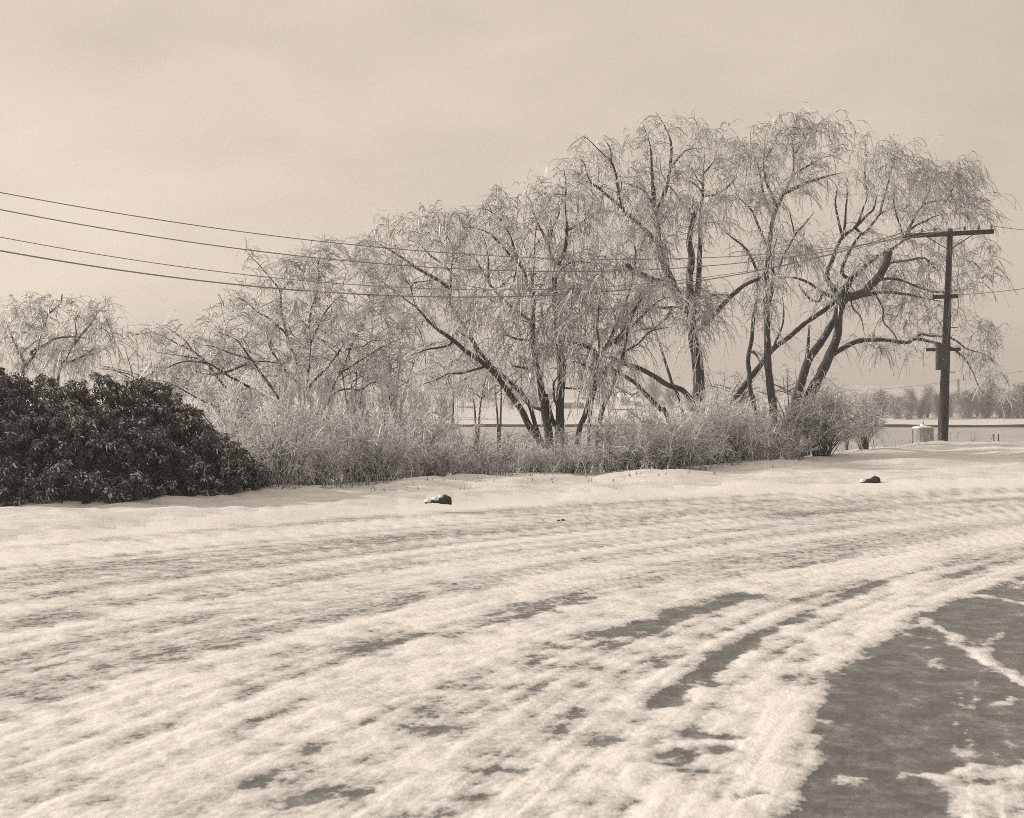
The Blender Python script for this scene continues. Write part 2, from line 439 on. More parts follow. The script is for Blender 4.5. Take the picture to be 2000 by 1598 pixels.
BARE = ground_pt(px('R', [(1035,1640),(1030,1510),(1015,1300),(1060,1200),(1110,1130),(1050,1060),(960,980),(940,900),(1000,860),(1150,840),(1300,780),(1350,700),(1500,600),(1700,520),(1900,480),(2400,400),(3200,380),(3200,1640)]))
RIDGES = [(ground_pt(px('R', p)), wd, st) for p, wd, st in [
 ([(1530,630),(1620,690),(1720,765),(1900,860),(2050,940)], .075, .75), ([(1640,505),(1780,510),(1900,530),(2050,560)], .06, .5),
 ([(1790,1560),(1880,1460),(1990,1390)], .2, .5), ([(1400,1390),(1560,1392),(1700,1370),(1810,1340)], .04, .42),
 ([(1480,720),(1600,800),(1560,860)], .12, .3), ([(1850,1040),(1950,1010)], .06, .5), ([(1180,1400),(1210,1400)], .03, .6), ([(1080,1180),(1150,1190)], .03, .6),
 ([(640,1230),(800,1000),(1000,810),(1300,560),(1480,420)], .13, .18)]]
FY = np.linspace(1, 70, 700)
TANH = np.interp(FY, [2, 4, 6, 8, 10, 12, 15, 18, 22, 40], [.30, .36, .44, .66, .88, 1.12, 1.55, 2.0, 2.4, 2.6])
FX = np.concatenate([[0], np.cumsum((TANH[1:] + TANH[:-1]) / 2 * np.diff(FY))])
FS = np.concatenate([[0], np.cumsum(np.sqrt(1 + TANH[1:] ** 2) * np.diff(FY))])
def flow(X, Y):                                # across and along the curving wheel tracks
    return (X - np.interp(Y, FY, FX)) * .8, np.interp(Y, FY, FS)
def road_thick(X, Y):
    psi, al = flow(X, Y)
    wx = (fbm(X * 3, Y * 3, 31, 2) - .5) * .10
    rut = fbm(psi * 4.2 + wx, al * .075, 3, 2); line = fbm(psi * 13 + wx, al * .16, 15, 2)
    lump = fbm(X * 8, Y * 8, 11, 4)
    t = 0.585 + 0.30 * (fbm(psi * 1.1, al * .08, 23, 2) - .5) + 0.46 * (rut - .5) + 0.52 * (line - .5) + 0.26 * (fbm(psi * 27, al * .4, 19, 2) - .5) + 0.62 * (lump - .5) * sstep(16, 6, Y) + 0.16 * (fbm(X * 3, Y * 3, 29, 2) - .5)
    t -= 0.22 * sstep(.58, .76, line) * sstep(.35, .6, fbm(psi * 2, al * .3, 37, 2))
    brk = 0.45 + 1.1 * fbm(psi * 5, al * 1.3, 41, 3)
    jx, jy = (fbm(X * 6, Y * 6, 51, 4) - .5) * .20, (fbm(X * 6, Y * 6, 61, 4) - .5) * .20
    for p, wd, st in BW:
        lo, hi = p.min(0) - 3 * wd - .2, p.max(0) + 3 * wd + .2
        k = (X > lo[0]) & (X < hi[0]) & (Y > lo[1]) & (Y < hi[1])
        if k.any():
            d = seg_dist(X[k] + jx[k], Y[k] + jy[k], p)
            t[k] -= st * (0.60 if st > .7 else 0.44) * np.exp(-(d / wd) ** 2) * brk[k]
    fl = (.37 + .10 * (fbm(psi * 3, al * .5, 55, 2) - .5)) * (1 - sstep(-3.0, -1.5, psi) * sstep(11.5, 9.5, Y))
    t = np.where(t < fl, fl - .3 * (fl - t), t)
    d = seg_dist(X + jx, Y + jy, np.concatenate([BARE, BARE[:1]]))
    d = np.where(inside(X + jx, Y + jy, BARE), d, -d)
    t -= 0.52 * sstep(-.16, .16, d + .42 * (fbm(psi * 9, al * 3.5, 71, 4) - .5))
    for p, wd, st in RIDGES:
        d = seg_dist(X + jx * .6, Y + jy * .6, p)
        t += st * np.exp(-(d / wd) ** 2) * (.35 + .8 * fbm(X * 9, Y * 9, 88, 3))
    return t

# --- near ground: one fan of quads, finer towards the camera, split into road, verge and slope
NA, NR = 560, 430
ang = np.linspace(R(-56), R(52), NA)
rad = 1 / np.linspace(1 / 2.4, 1 / 62, NR)
AA, RR = np.meshgrid(ang, rad)
GX, GY = RR * np.sin(AA), RR * np.cos(AA)
GZ = terrain(GX, GY)
on_road = sstep(0.5, -0.4, GY - road_y(GX) + (fbm(GX * 1.5, GY * 1.5, 81, 3) - .5) * 1.2)
TH = road_thick(GX, GY)
TH = TH * on_road + (1 - on_road) * (0.95 + .1 * fbm(GX * 2, GY * 2, 91, 2))
s_ = beyond(GX, GY)
psi_, al_ = flow(GX, GY)
bank = sstep(-0.4, 1.6, GY - road_y(GX))
near = sstep(30, 12, RR)
GZ = GZ + 0.016 * near * np.clip(TH - .35, -.1, .7) * on_road
GZ = GZ + bank * (0.09 + 0.34 * (fbm(GX * .7, GY * .9, 101, 5) - .5)) * sstep(1.5, -0.5, s_)
GZ = GZ + 0.06 * (fbm(GX * 3, GY * 3, 111, 3) - .5) * bank * near
V = np.stack([GX, GY, GZ], -1).reshape(-1, 3)
idx = np.arange(NA * NR).reshape(NR, NA)
Q = np.stack([idx[:-1, :-1], idx[1:, :-1], idx[1:, 1:], idx[:-1, 1:]], -1).reshape(-1, 4)[:, ::-1]
cy, cx = GY.reshape(-1)[Q].mean(1), GX.reshape(-1)[Q].mean(1)
is_road = cy < road_y(cx) + 0.9
is_verge = ~is_road & (beyond(cx, cy) < 0.6)
fl3 = np.stack([psi_, al_, 0 * psi_], -1).reshape(-1, 3)
for nm, sel, mt in (('road', is_road, M_ROAD), ('snowy_verge', is_verge, M_VERGE), ('snowy_slope', ~is_road & ~is_verge, M_FIELD)):
    q = Q[sel]
    u, inv = np.unique(q, return_inverse=True)
    tag(link(nm, mesh_np(nm, V[u], inv.reshape(-1, 4), mt, True, {'thick': TH.reshape(-1)[u], 'flow': fl3[u]})), kind='structure')
# --- wide ground sheet to the horizon
a2 = np.linspace(0, 2 * math.pi, 241)
r2 = np.concatenate([[0.5, 10, 25, 40, 50, 56], np.geomspace(61, 1400, 70)])
A2, R2 = np.meshgrid(a2, r2)
X2, Y2 = R2 * np.sin(A2), R2 * np.cos(A2)
Z2 = terrain(X2, Y2)
Z2 = Z2 - np.where(R2 < 61.5, 0.6, 0.0)
i2 = np.arange(X2.size).reshape(X2.shape)
Q2 = np.stack([i2[:-1, :-1], i2[1:, :-1], i2[1:, 1:], i2[:-1, 1:]], -1).reshape(-1, 4)[:, ::-1]
tag(link('snow_field', mesh_np('snow_field', np.stack([X2, Y2, Z2], -1).reshape(-1, 3), Q2, M_FIELD)), kind='structure')
# --- frozen pond and its dark far bank
xs = np.linspace(-110, 140, 120)
near_y = 50 + 4 * (fbm(xs / 14, xs * 0, 3, 3) - .5) + np.clip(xs - 10, 0, 40) * .1
far_y = 128 - 0.035 * xs + 1.2 * (fbm(xs / 6, xs * 0, 4, 3) - .5)
Vp = np.concatenate([np.stack([xs, near_y, 0 * xs + POND_Z], 1), np.stack([xs, far_y, 0 * xs + POND_Z], 1)])
n_ = len(xs)
Qp = np.array([[k, k + 1, n_ + k + 1, n_ + k] for k in range(n_ - 1)])
tag(link('frozen_pond', mesh_np('frozen_pond', Vp, Qp, M_ICE)), kind='structure')
ba = Acc()
hb = 0.22 + .1 * vnoise(xs / 1.3, xs * 0, 8)
ring = lambda dy, z: np.stack([xs, far_y + dy, z], 1)
Vb = np.concatenate([ring(-.06, 0 * xs + POND_Z - .1), ring(-.05, POND_Z + hb), ring(.5, POND_Z + hb + .01), ring(.6, 0 * xs + POND_Z - .1)])
Qb = np.array([[j * n_ + k, j * n_ + k + 1, (j + 1) * n_ + k + 1, (j + 1) * n_ + k] for j in range(3) for k in range(n_ - 1)])
tag(link('pond_bank', mesh_np('pond_bank', Vb, Qb, M_EARTH, False)), kind='structure')

# ---------------------------------------------------------------- trees
def twig_batch(acc, P0, D, Ln, droop, r0, r1, tone, K=4, sides=3, curl=0.12):
    n = len(P0)
    t = np.linspace(0, 1, K)[None, :, None]
    side = rng.normal(size=(n, 1, 3)) * curl
    g = np.array([0, 0, -1.0])
    P = P0[:, None] + Ln[:, None, None] * (D[:, None] * (t - 0.25 * droop[:, None, None] * t ** 2) + g * droop[:, None, None] * 0.75 * t ** 2 + side * t ** 2)
    rad_ = r0[:, None] + (r1 - r0)[:, None] * t[:, :, 0]
    tubes(acc, P, rad_, sides, tone)
    return P
def tree(name, label, Y0, limbs, crown, n_attr=220, per_node=1.3, depth=2.2, droop=(0.5, 1.2), tl=(0.35, 0.95), group='ice coated willows behind the hedge',
         cat='tree', twig_r=0.0108, mt=None, zbase=None, lets=2, up=0.45, tonemul=1.0, seed=1, dens=1.0, tufts=()):
    """limbs: (zoom, points, width px start, width px end, depth change m, kind) traced in the photo, each given its own depth"""
    global rng
    rng = np.random.default_rng(seed)
    nodes, ndir, nrad = [], [], []
    built = []
    for z, pts, w0, w1, dy, kind in limbs:
        p = px(z, pts)
        ystart, join = Y0, None
        if nodes and kind != 'trunk':
            allp = np.concatenate(nodes)
            ip = np.stack([1000 + allp[:, 0] * FPX / allp[:, 1], HOR + (EYE - allp[:, 2]) * FPX / allp[:, 1]], 1)
            k = np.argmin(((ip - p[0]) ** 2).sum(1))
            if np.hypot(*(ip[k] - p[0])) < 60: ystart, join = allp[k, 1], allp[k]
        elif kind == 'trunk': ystart = Y0 + rng.uniform(-.35, .35)
        ln = np.concatenate([[0], np.cumsum(np.hypot(*np.diff(p, axis=0).T))]); ln /= ln[-1]
        P = np.array([at(x, y, ystart + dy * t) for (x, y), t in zip(p, ln)])
        if join is not None and np.linalg.norm(P[0] - join) > .04: P = np.concatenate([[join], P])
        if kind == 'trunk':                     # carry the stem down into the ground
            gz = float(terrain(P[:1, 0], P[:1, 1])[0]) - 0.25
            lean = (P[0] - P[1]) / max(abs(P[0, 2] - P[1, 2]), .1)
            h = max(P[0, 2] - gz, 0.3)
            P = np.concatenate([[P[0] + np.array([lean[0] * .35, lean[1] * .2, -1]) * h], P])
        Pr = resample(P, 0.14 if w0 > 9 else 0.11)
        wob = np.stack([np.interp(np.linspace(0, 1, len(Pr)), np.linspace(0, 1, 2 + len(Pr) // 4), np.concatenate([[0], rng.normal(size=len(Pr) // 4) * .012, [0]])) for _ in range(3)], 1)
        Pr = Pr + wob * np.array([1, 3, 1])
        t = np.linspace(0, 1, len(Pr))
        rr = (w0 + (w1 - w0) * t ** 0.85) / 2 * Pr[:, 1] / FPX
        if w1 < 7: rr = rr * np.interp(t, [0, .7, 1], [1, 1, .35])      # fine tips; only broken stubs end blunt
        if kind == 'trunk':
            rr = rr * (1 + 0.35 * np.exp(-np.linspace(0, 1, len(Pr)) * len(Pr) * .14 / .45))
        built.append((Pr, rr, kind))
        nodes.append(Pr); ndir.append(norm(np.gradient(Pr, axis=0))); nrad.append(rr)
    base = built[0][0][0].copy(); base[2] += 0.25
    root = empty(name, base)
    tag(root, label, cat, group)
    for Pr, rr, kind in built:
        a = Acc()
        tubes(a, Pr, rr, 8 if rr[0] > .04 else 6, 0, cap=True, rough=0.06)
        a.build('trunk' if kind == 'trunk' else 'limb', M_BARK if rr[0] > .05 else M_LIMB, root, origin=base)
    # secondary branches reach for points spread through the crown
    Np, Nd, Nr = np.concatenate(nodes), np.concatenate(ndir), np.concatenate(nrad)
    att = []
    polys = [px(z, p) for z, p in crown]
    areas = np.array([abs(np.sum(p[:, 0] * np.roll(p[:, 1], -1) - p[:, 1] * np.roll(p[:, 0], -1))) for p in polys])
    for p, n in zip(polys, np.maximum(8, n_attr * areas / areas.sum()).astype(int)):
        lo, hi = p.min(0), p.max(0)
        got = []
        while len(got) < n:
            q = rng.uniform(lo, hi, (n * 3, 2))
            got += list(q[inside(q[:, 0], q[:, 1], p)])
        for q in got[:n]:
            e = seg_dist(q[0:1], q[1:2], np.concatenate([p, p[:1]]))[0] * Y0 / FPX
            dd = min(depth * .8, 0.4 + e * 1.2)
            att.append(at(q[0], q[1], Y0 + rng.uniform(-dd, dd)))
    att = np.array(att)
    order = np.argsort([np.min(((Np - a) ** 2).sum(1)) for a in att])
    br, tips = Acc(), []
    S_p, S_d, S_w = [], [], []
    for a in att[order]:
        d2 = ((Np - a) ** 2).sum(1) + np.where(Np[:, 2] > a[2] + .2, 0.25, 0)
        k = int(np.argmin(d2)); Ld = math.sqrt(((Np[k] - a) ** 2).sum())
        if Ld < .12: continue
        c = Np[k] + (Nd[k] * .5 + np.array([0, 0, up])) * Ld * .5 + rng.normal(size=3) * .07 * Ld
        n = max(4, int(Ld / .12) + 1)
        t = np.linspace(0, 1, n)[:, None]
        P = (1 - t) ** 2 * Np[k] + 2 * t * (1 - t) * c + t ** 2 * a
        P[1:-1] += rng.normal(size=(n - 2, 3)) * .012
        r0 = min(Nr[k] * .7, .009 + .008 * Ld); r1 = min(.0075, r0 * .6)
        rr = r0 + (r1 - r0) * t[:, 0]
        tubes(br, P, rr, 4, rng.uniform(.0, .6))
        dr = norm(np.gradient(P, axis=0))
        Np, Nd, Nr = np.concatenate([Np, P[1:]]), np.concatenate([Nd, dr[1:]]), np.concatenate([Nr, rr[1:]])
        S_p.append(P[1:]); S_d.append(dr[1:]); S_w.append(np.linspace(.5, 1.5, n - 1))
    tag(br.build('branches', mt or M_TWIG, root, origin=base), kind='stuff')
    # hanging twigs
    for Pr, rr, kind in built:
        k = (rr < .17) if kind == 'limb' else ((rr < .2) & (np.linspace(0, 1, len(Pr)) > .38))
        if k.any():
            S_p.append(Pr[k]); S_d.append(norm(np.gradient(Pr, axis=0))[k]); S_w.append(np.full(k.sum(), .7 if kind == 'limb' else .5))
    Sp, Sd, Sw = np.concatenate(S_p), np.concatenate(S_d), np.concatenate(S_w)
    cnt = rng.poisson(Sw * per_node * dens * rng.gamma(.8, 1.25, len(Sw)))
    Dn = norm(norm(rng.normal(size=Sp.shape)) + Sd * .7 + np.array([0, 0, .25]))      # each tuft leans one way
    P0 = np.repeat(Sp, cnt, 0); Dt = np.repeat(Dn, cnt, 0); n = len(P0)
    P0 = P0 + rng.normal(size=(n, 3)) * .035
    D = norm(Dt + rng.normal(size=(n, 3)) * .38)
    Ln = rng.uniform(*tl, n) * (1 - .45 * rng.random(n) ** 2)
    dp = rng.uniform(*droop, n)
    tn = np.clip(rng.normal(.84, .26, n), .05, 1) * tonemul
    r0 = twig_r * rng.uniform(.75, 1.35, n)
    cr_ = Acc()
    P = twig_batch(cr_, P0, D, Ln, dp, r0, r0 * .55, tn, K=5)
    for j in range(lets):
        kk = rng.integers(1, 4, n); fr = rng.random(n)[:, None]
        st_ = P[np.arange(n), kk] * (1 - fr) + P[np.arange(n), kk + 1] * fr
        dd = norm(P[np.arange(n), kk + 1] - P[np.arange(n), kk])
        dd = norm(dd + rng.normal(size=(n, 3)) * .45)
        twig_batch(cr_, st_, dd, Ln * rng.uniform(.25, .5, n), dp * .5, r0 * .7, r0 * .4, np.clip(tn + rng.normal(0, .15, n), .05, 1) * tonemul, K=3)
    for z, x, y, rx, ry, nt, l0, l1, lean in tufts:      # heavy iced shoots draped over limbs and trunk
        q = px(z, [(x, y)])[0]; sc = ZO[z][2]
        nt = int(nt * .42); uv = rng.normal(size=(nt, 2)) * .5
        k0 = np.argmin(((Np - at(q[0], q[1], Y0)) ** 2 * [1, .15, 1]).sum(1)); yd = Np[k0, 1]
        P0 = np.array([at(q[0] + a * rx / sc, q[1] + b * ry / sc, yd - rng.uniform(-.25, .55)) for a, b in uv])
        out_ = np.stack([uv[:, 0] * 1.0 + lean, rng.normal(-.35, .5, nt), rng.uniform(-.1, .8, nt)], 1)
        D = norm(out_ + rng.normal(size=(nt, 3)) * .25)
        Ln = rng.uniform(l0, l1, nt); dp = rng.uniform(.8, 1.5, nt); tn = np.clip(rng.normal(.88, .2, nt), .1, 1); r0 = twig_r * rng.uniform(.85, 1.4, nt)
        P = twig_batch(cr_, P0, D, Ln, dp, r0, r0 * .6, tn, K=5)
        for j in range(2):
            kk = rng.integers(1, 4, nt)
            dd = norm(norm(P[np.arange(nt), kk + 1] - P[np.arange(nt), kk]) + rng.normal(size=(nt, 3)) * .4)
            twig_batch(cr_, P[np.arange(nt), kk], dd, Ln * rng.uniform(.25, .45, nt), dp * .5, r0 * .75, r0 * .45, np.clip(tn + rng.normal(0, .12, nt), .1, 1), K=3)
    tag(cr_.build('crown', mt or M_TWIG, root, origin=base), kind='stuff')
    return root

T, Lb = 'trunk', 'limb'
tree('willow_tree', 'pale willow on far left rising behind the dark evergreen bush', 33, [
  ('A', [(130,640),(150,560),(200,480),(230,400),(258,320),(275,250),(300,190)], 13, 4, .5, T),
  ('A', [(330,640),(370,520),(400,450),(425,390),(420,320),(440,260)], 10, 3, -.6, T),
  ('A', [(250,340),(220,270),(180,230),(140,215)], 5, 2, 1.0, Lb), ('A', [(170,480),(240,440),(330,400),(440,395),(520,420)], 7, 2, -1.2, Lb),
  ('A', [(400,450),(450,390),(500,330),(540,270),(600,210)], 6, 2, .8, Lb), ('A', [(370,540),(460,500),(540,485),(620,440)], 5, 2, .4, Lb),
  ('A', [(150,560),(100,460),(60,380),(30,300)], 7, 2, .7, Lb), ('A', [(275,260),(330,210),(350,150)], 4, 2, .4, Lb)],
  [('A', [(-60,600),(-60,260),(60,200),(160,150),(290,130),(380,150),(460,250),(520,180),(600,170),(660,240),(650,330),(720,380),(700,470),(560,560),(330,600)])], n_attr=230, per_node=1.5, seed=11)

tree('spreading_tree', 'low spreading tree with long bare limbs arching left towards the evergreen bush', 25, [
  ('A', [(1640,880),(1600,820),(1560,770),(1450,710),(1350,650),(1260,600),(1180,550),(1080,510),(950,490),(880,480)], 12, 2.5, -1.0, T),
  ('A', [(1420,900),(1350,780),(1300,720),(1250,670),(1200,610),(1150,540),(1080,480),(960,420),(880,380),(800,350)], 11, 2.5, .8, T),
  ('A', [(1420,900),(1330,840),(1220,790),(1120,750),(1030,700),(960,660),(880,635)], 10, 3, -1.0, T),
  ('A', [(1150,540),(1040,530),(960,550),(900,590)], 5, 2, -.8, Lb), ('A', [(1080,480),(1040,430),(980,370),(930,340)], 4, 1.5, .6, Lb),
  ('A', [(1230,600),(1290,580),(1380,545),(1450,530),(1520,535),(1580,550)], 6, 3, .9, Lb), ('A', [(1260,600),(1150,600),(1040,570),(930,555)], 4, 2, 1.0, Lb),
  ('A', [(1600,820),(1520,680),(1460,600),(1400,520),(1350,450),(1300,400),(1220,370)], 7, 2.5, -.7, Lb), ('A', [(1400,520),(1300,490),(1200,450),(1120,440)], 5, 2, .7, Lb)],
  [('A', [(760,360),(900,300),(1100,340),(1300,370),(1430,500),(1300,620),(1100,560),(900,640),(800,580)]), ('A', [(900,620),(1200,600),(1500,640),(1600,830),(1250,800),(1040,740)])],
  n_attr=170, per_node=1.15, droop=(.15, .7), tl=(.25, .6), depth=1.5, twig_r=.0088, up=.15, group='ice coated trees behind the hedge', seed=12, dens=1.7)

tree('rimed_tree', 'round-headed tree white with ice, several thin stems, between bush and willows', 26.5, [
  ('H', [(950,580),(935,420),(920,250),(900,100),(880,-20),(860,-60),(830,-110),(780,-160),(720,-200),(660,-220)], 9, 2.5, .6, T),
  ('H', [(980,560),(985,350),(1010,150),(1030,0),(1035,-150),(1020,-290),(1015,-360)], 8, 2.5, -.4, T),
  ('H', [(1130,620),(1180,490),(1240,340),(1290,230),(1350,120),(1400,-60),(1450,-170),(1530,-310),(1560,-370)], 8, 2.5, -.7, T),
  ('H', [(1000,340),(1050,240),(1130,150),(1200,90),(1260,20),(1330,-100),(1400,-240)], 7, 2.5, .8, Lb), ('H', [(940,320),(900,230),(820,150),(760,80),(640,-80),(600,-290)], 5, 2, -.8, Lb),
  ('H', [(1240,370),(1320,310),(1430,295),(1500,300),(1600,260),(1660,245),(1740,255)], 5, 2, -1.0, Lb), ('H', [(1010,120),(960,70),(900,70),(860,110)], 4, 2, .4, Lb),
  ('G', [(840,1220),(800,1060),(755,900),(740,750),(730,650),(700,590),(620,490),(540,400),(440,300),(380,230)], 6, 1.5, .9, Lb),
  ('G', [(735,660),(790,570),(820,480),(830,400)], 3.5, 1.5, -.4, Lb), ('G', [(1015,1000),(1060,800),(1110,600),(1110,480),(1100,380),(1120,300),(1130,210)], 5, 2, .6, Lb), ('G', [(1100,370),(1050,290)], 3, 1.5, .2, Lb),
  ('G', [(800,1060),(715,990),(620,900),(510,840),(430,770),(350,720),(290,715),(210,760)], 5, 1.5, -.6, Lb), ('G', [(715,1010),(600,1010),(520,970),(430,950)], 4, 2, .5, Lb),
  ('G', [(1015,1000),(940,930),(870,930)], 3.5, 1.5, .3, Lb), ('G', [(1035,1150),(1110,1000),(1170,870),(1250,770),(1330,680)], 5, 2, -.6, Lb),
  ('G', [(1380,1210),(1540,1180),(1630,1130),(1780,1135)], 4, 1.5, .6, Lb), ('G', [(1300,1440),(1400,1400),(1560,1300),(1700,1210),(1850,1130)], 5, 1.5, -.5, Lb),
  ('G', [(780,1440),(720,1310),(640,1200),(640,1050),(600,960)], 4, 1.5, -.5, Lb)],
  [('G', [(150,560),(330,420),(300,250),(400,210),(600,300),(800,270),(1000,150),(1100,130),(1450,80),(1700,180),(1900,400),(2000,700),(2000,1300),(1800,1580),(1350,1560),(500,1500),(250,1350),(50,1250),(0,900)])],
  n_attr=480, per_node=1.25, droop=(.1, .75), tl=(.22, .6), depth=2.4, twig_r=.0088, up=.25, group='ice coated trees behind the hedge', seed=13, dens=1.9)

tree('leaning_willow', 'willow with thick trunk leaning hard to the left, forked crown', 31.5, [
  ('B', [(1310,1480),(1240,1380),(1180,1270),(1100,1160),(1040,1080),(960,1010),(880,960),(800,890),(740,850),(680,800),(620,730),(560,680),(480,620),(400,560),(330,540)], 19, 3, -1.8, T),
  ('B', [(1250,1290),(1150,1150),(1050,1060),(960,960),(900,860),(840,760),(800,690),(800,600),(805,500),(820,400),(790,330),(740,250),(720,190)], 12, 3, .8, T),
  ('B', [(800,630),(760,580),(700,545),(640,510),(560,460),(470,400),(380,350),(330,340)], 9, 2.5, -.8, Lb), ('B', [(805,520),(760,480),(680,420),(620,360),(530,330)], 5, 2, .6, Lb),
  ('B', [(640,750),(600,690),(580,620),(590,580),(650,570),(720,560)], 5, 2.5, .5, Lb), ('B', [(580,600),(530,540),(490,490),(440,460)], 4, 2, .3, Lb),
  ('B', [(820,410),(870,330),(880,250)], 4, 2, .3, Lb),
  ('B', [(800,920),(720,945),(660,950),(580,980)], 6, 2.5, -.8, Lb), ('B', [(980,1050),(860,1080),(780,1090),(720,1120),(640,1150),(600,1165)], 6, 2, -1.5, Lb),
  ('B', [(1130,1190),(1180,1110),(1240,1060)], 4, 2, .6, Lb), ('B', [(960,1010),(920,900),(890,880),(830,840)], 5, 2, -.6, Lb)],
  [('B', [(330,340),(380,270),(480,190),(560,190),(700,150),(760,130),(860,170),(960,200),(980,400),(960,700),(1000,950),(900,960),(700,830),(600,900),(480,800),(320,600),(200,440)]),
   ('B', [(560,960),(800,900),(1050,1080),(900,1180),(700,1180),(580,1180)])], n_attr=330, per_node=1.35, depth=2.0, seed=14, dens=.85, tufts=[('B',950,760,160,160,150,.4,1.0,0), ('B',1000,1040,140,90,110,.4,.9,-.1), ('B',560,260,170,80,100,.4,.9,-.2), ('B',800,230,120,80,70,.4,.9,0), ('B',420,420,140,90,90,.4,.9,-.3)])

tree('twin_trunk_willow', 'willow with two thick upright trunks joined at the base, tall fanned limbs', 30, [
  ('B', [(1350,1440),(1335,1350),(1318,1230),(1290,1100),(1270,1000),(1262,900),(1255,780),(1262,650),(1250,560),(1265,430),(1275,300),(1285,230)], 22, 4, .6, T),
  ('B', [(1412,1430),(1410,1330),(1410,1210),(1425,1080),(1405,950),(1392,800),(1375,640),(1390,500),(1440,370),(1448,250),(1440,130),(1440,20),(1430,-60)], 24, 4, -.5, T),
  ('B', [(1400,1420),(1370,1360),(1350,1290),(1330,1200)], 14, 9, .2, T),
  ('B', [(1390,510),(1340,370),(1290,270),(1250,170),(1210,115)], 8, 2.5, .9, Lb), ('B', [(1445,290),(1530,240),(1580,210)], 6, 2.5, .5, Lb),
  ('B', [(1262,660),(1210,520),(1170,420),(1130,320),(1090,240),(1020,180),(960,160)], 8, 2.5, -.8, Lb), ('B', [(1200,500),(1100,390),(1020,310),(930,270),(870,270)], 6, 2.5, -.9, Lb),
  ('B', [(1270,1060),(1180,1050),(1140,1040)], 7, 4, -1, Lb), ('B', [(1262,900),(1170,890),(1100,865)], 7, 3, -1, Lb),
  ('B', [(1258,800),(1130,700),(1030,600),(1010,540),(1010,420),(990,340),(960,280)], 7, 2.5, 1.2, Lb), ('B', [(1020,560),(980,520),(940,450),(880,420),(830,390)], 5, 2, .4, Lb),
  ('B', [(1440,1165),(1520,1170),(1570,1158)], 5, 3, -1, Lb), ('B', [(1390,1260),(1370,1150),(1380,1120),(1430,1060)], 5, 3, .6, Lb), ('B', [(1420,1040),(1480,980),(1580,990),(1650,990)], 5, 2, .5, Lb),
  ('B', [(1170,430),(1160,540),(1140,600)], 4, 2, .3, Lb), ('B', [(1400,520),(1460,470),(1530,460),(1600,470)], 5, 2, -1.2, Lb), ('B', [(1300,1280),(1240,1260),(1200,1230)], 8, 5, .5, Lb),
  ('B', [(1350,390),(1360,300),(1400,200),(1400,120)], 5, 2, -.3, Lb)],
  [('B', [(900,240),(1000,160),(980,80),(1070,50),(1120,120),(1200,20),(1250,-30),(1450,-60),(1600,60),(1640,250),(1600,420),(1680,480),(1600,620),(1450,800),(1500,1000),(1400,960),(1280,1050),(1080,1000),(960,800),(900,500)])],
  n_attr=430, per_node=1.4, depth=2.3, seed=15, dens=.8, tufts=[('C',250,1080,200,160,170,.5,1.0,-.4), ('B',1300,960,160,200,150,.4,.9,.1), ('B',1080,760,170,150,110,.4,.9,-.3), ('B',1150,150,200,120,110,.4,.9,-.2), ('B',1400,860,90,160,80,.4,.9,.2)])

tree('draped_willow', 'willow of thin leaning trunks hung with ice right of the twin trunks', 29, [
  ('F', [(1225,700),(1250,630),(1280,540),(1320,400),(1345,280),(1400,200),(1440,100),(1480,0),(1520,-110),(1530,-180),(1515,-250)], 15, 4, .6, T),
  ('F', [(1340,670),(1370,540),(1420,440),(1440,370),(1480,250),(1500,130),(1540,20),(1590,-110)], 13, 4, -.5, T),
  ('F', [(1285,680),(1290,600),(1310,500),(1340,400)], 10, 6, .3, T),
  ('F', [(1340,290),(1300,230),(1180,190),(1120,180)], 11, 6, .8, Lb), ('F', [(1350,280),(1340,200),(1330,120),(1340,0),(1330,-120)], 6, 3, -.6, Lb),
  ('F', [(1320,340),(1250,320),(1200,300)], 5, 3, -.8, Lb), ('F', [(1440,200),(1520,120),(1600,30),(1680,-40),(1750,-60)], 9, 3, 1, Lb), ('F', [(1400,210),(1460,150),(1560,-20),(1620,-80)], 7, 3, -.9, Lb),
  ('F', [(1480,250),(1560,200),(1640,130),(1740,110)], 5, 2.5, -.7, Lb), ('F', [(1420,440),(1480,470),(1540,500)], 3, 1.5, -.5, Lb)],
  [('F', [(1100,-150),(1250,-330),(1400,-330),(1560,-300),(1740,-120),(1760,100),(1560,200),(1420,420),(1300,480),(1260,300),(1130,180)])], n_attr=230, per_node=1.5, depth=1.6, seed=16, dens=.8, tufts=[('F',1340,330,110,150,150,.5,1.1,-.1), ('F',1300,480,70,120,70,.4,.9,-.1), ('F',1430,300,90,120,60,.4,.9,.1), ('F',1230,80,160,130,110,.4,1.0,-.2)])

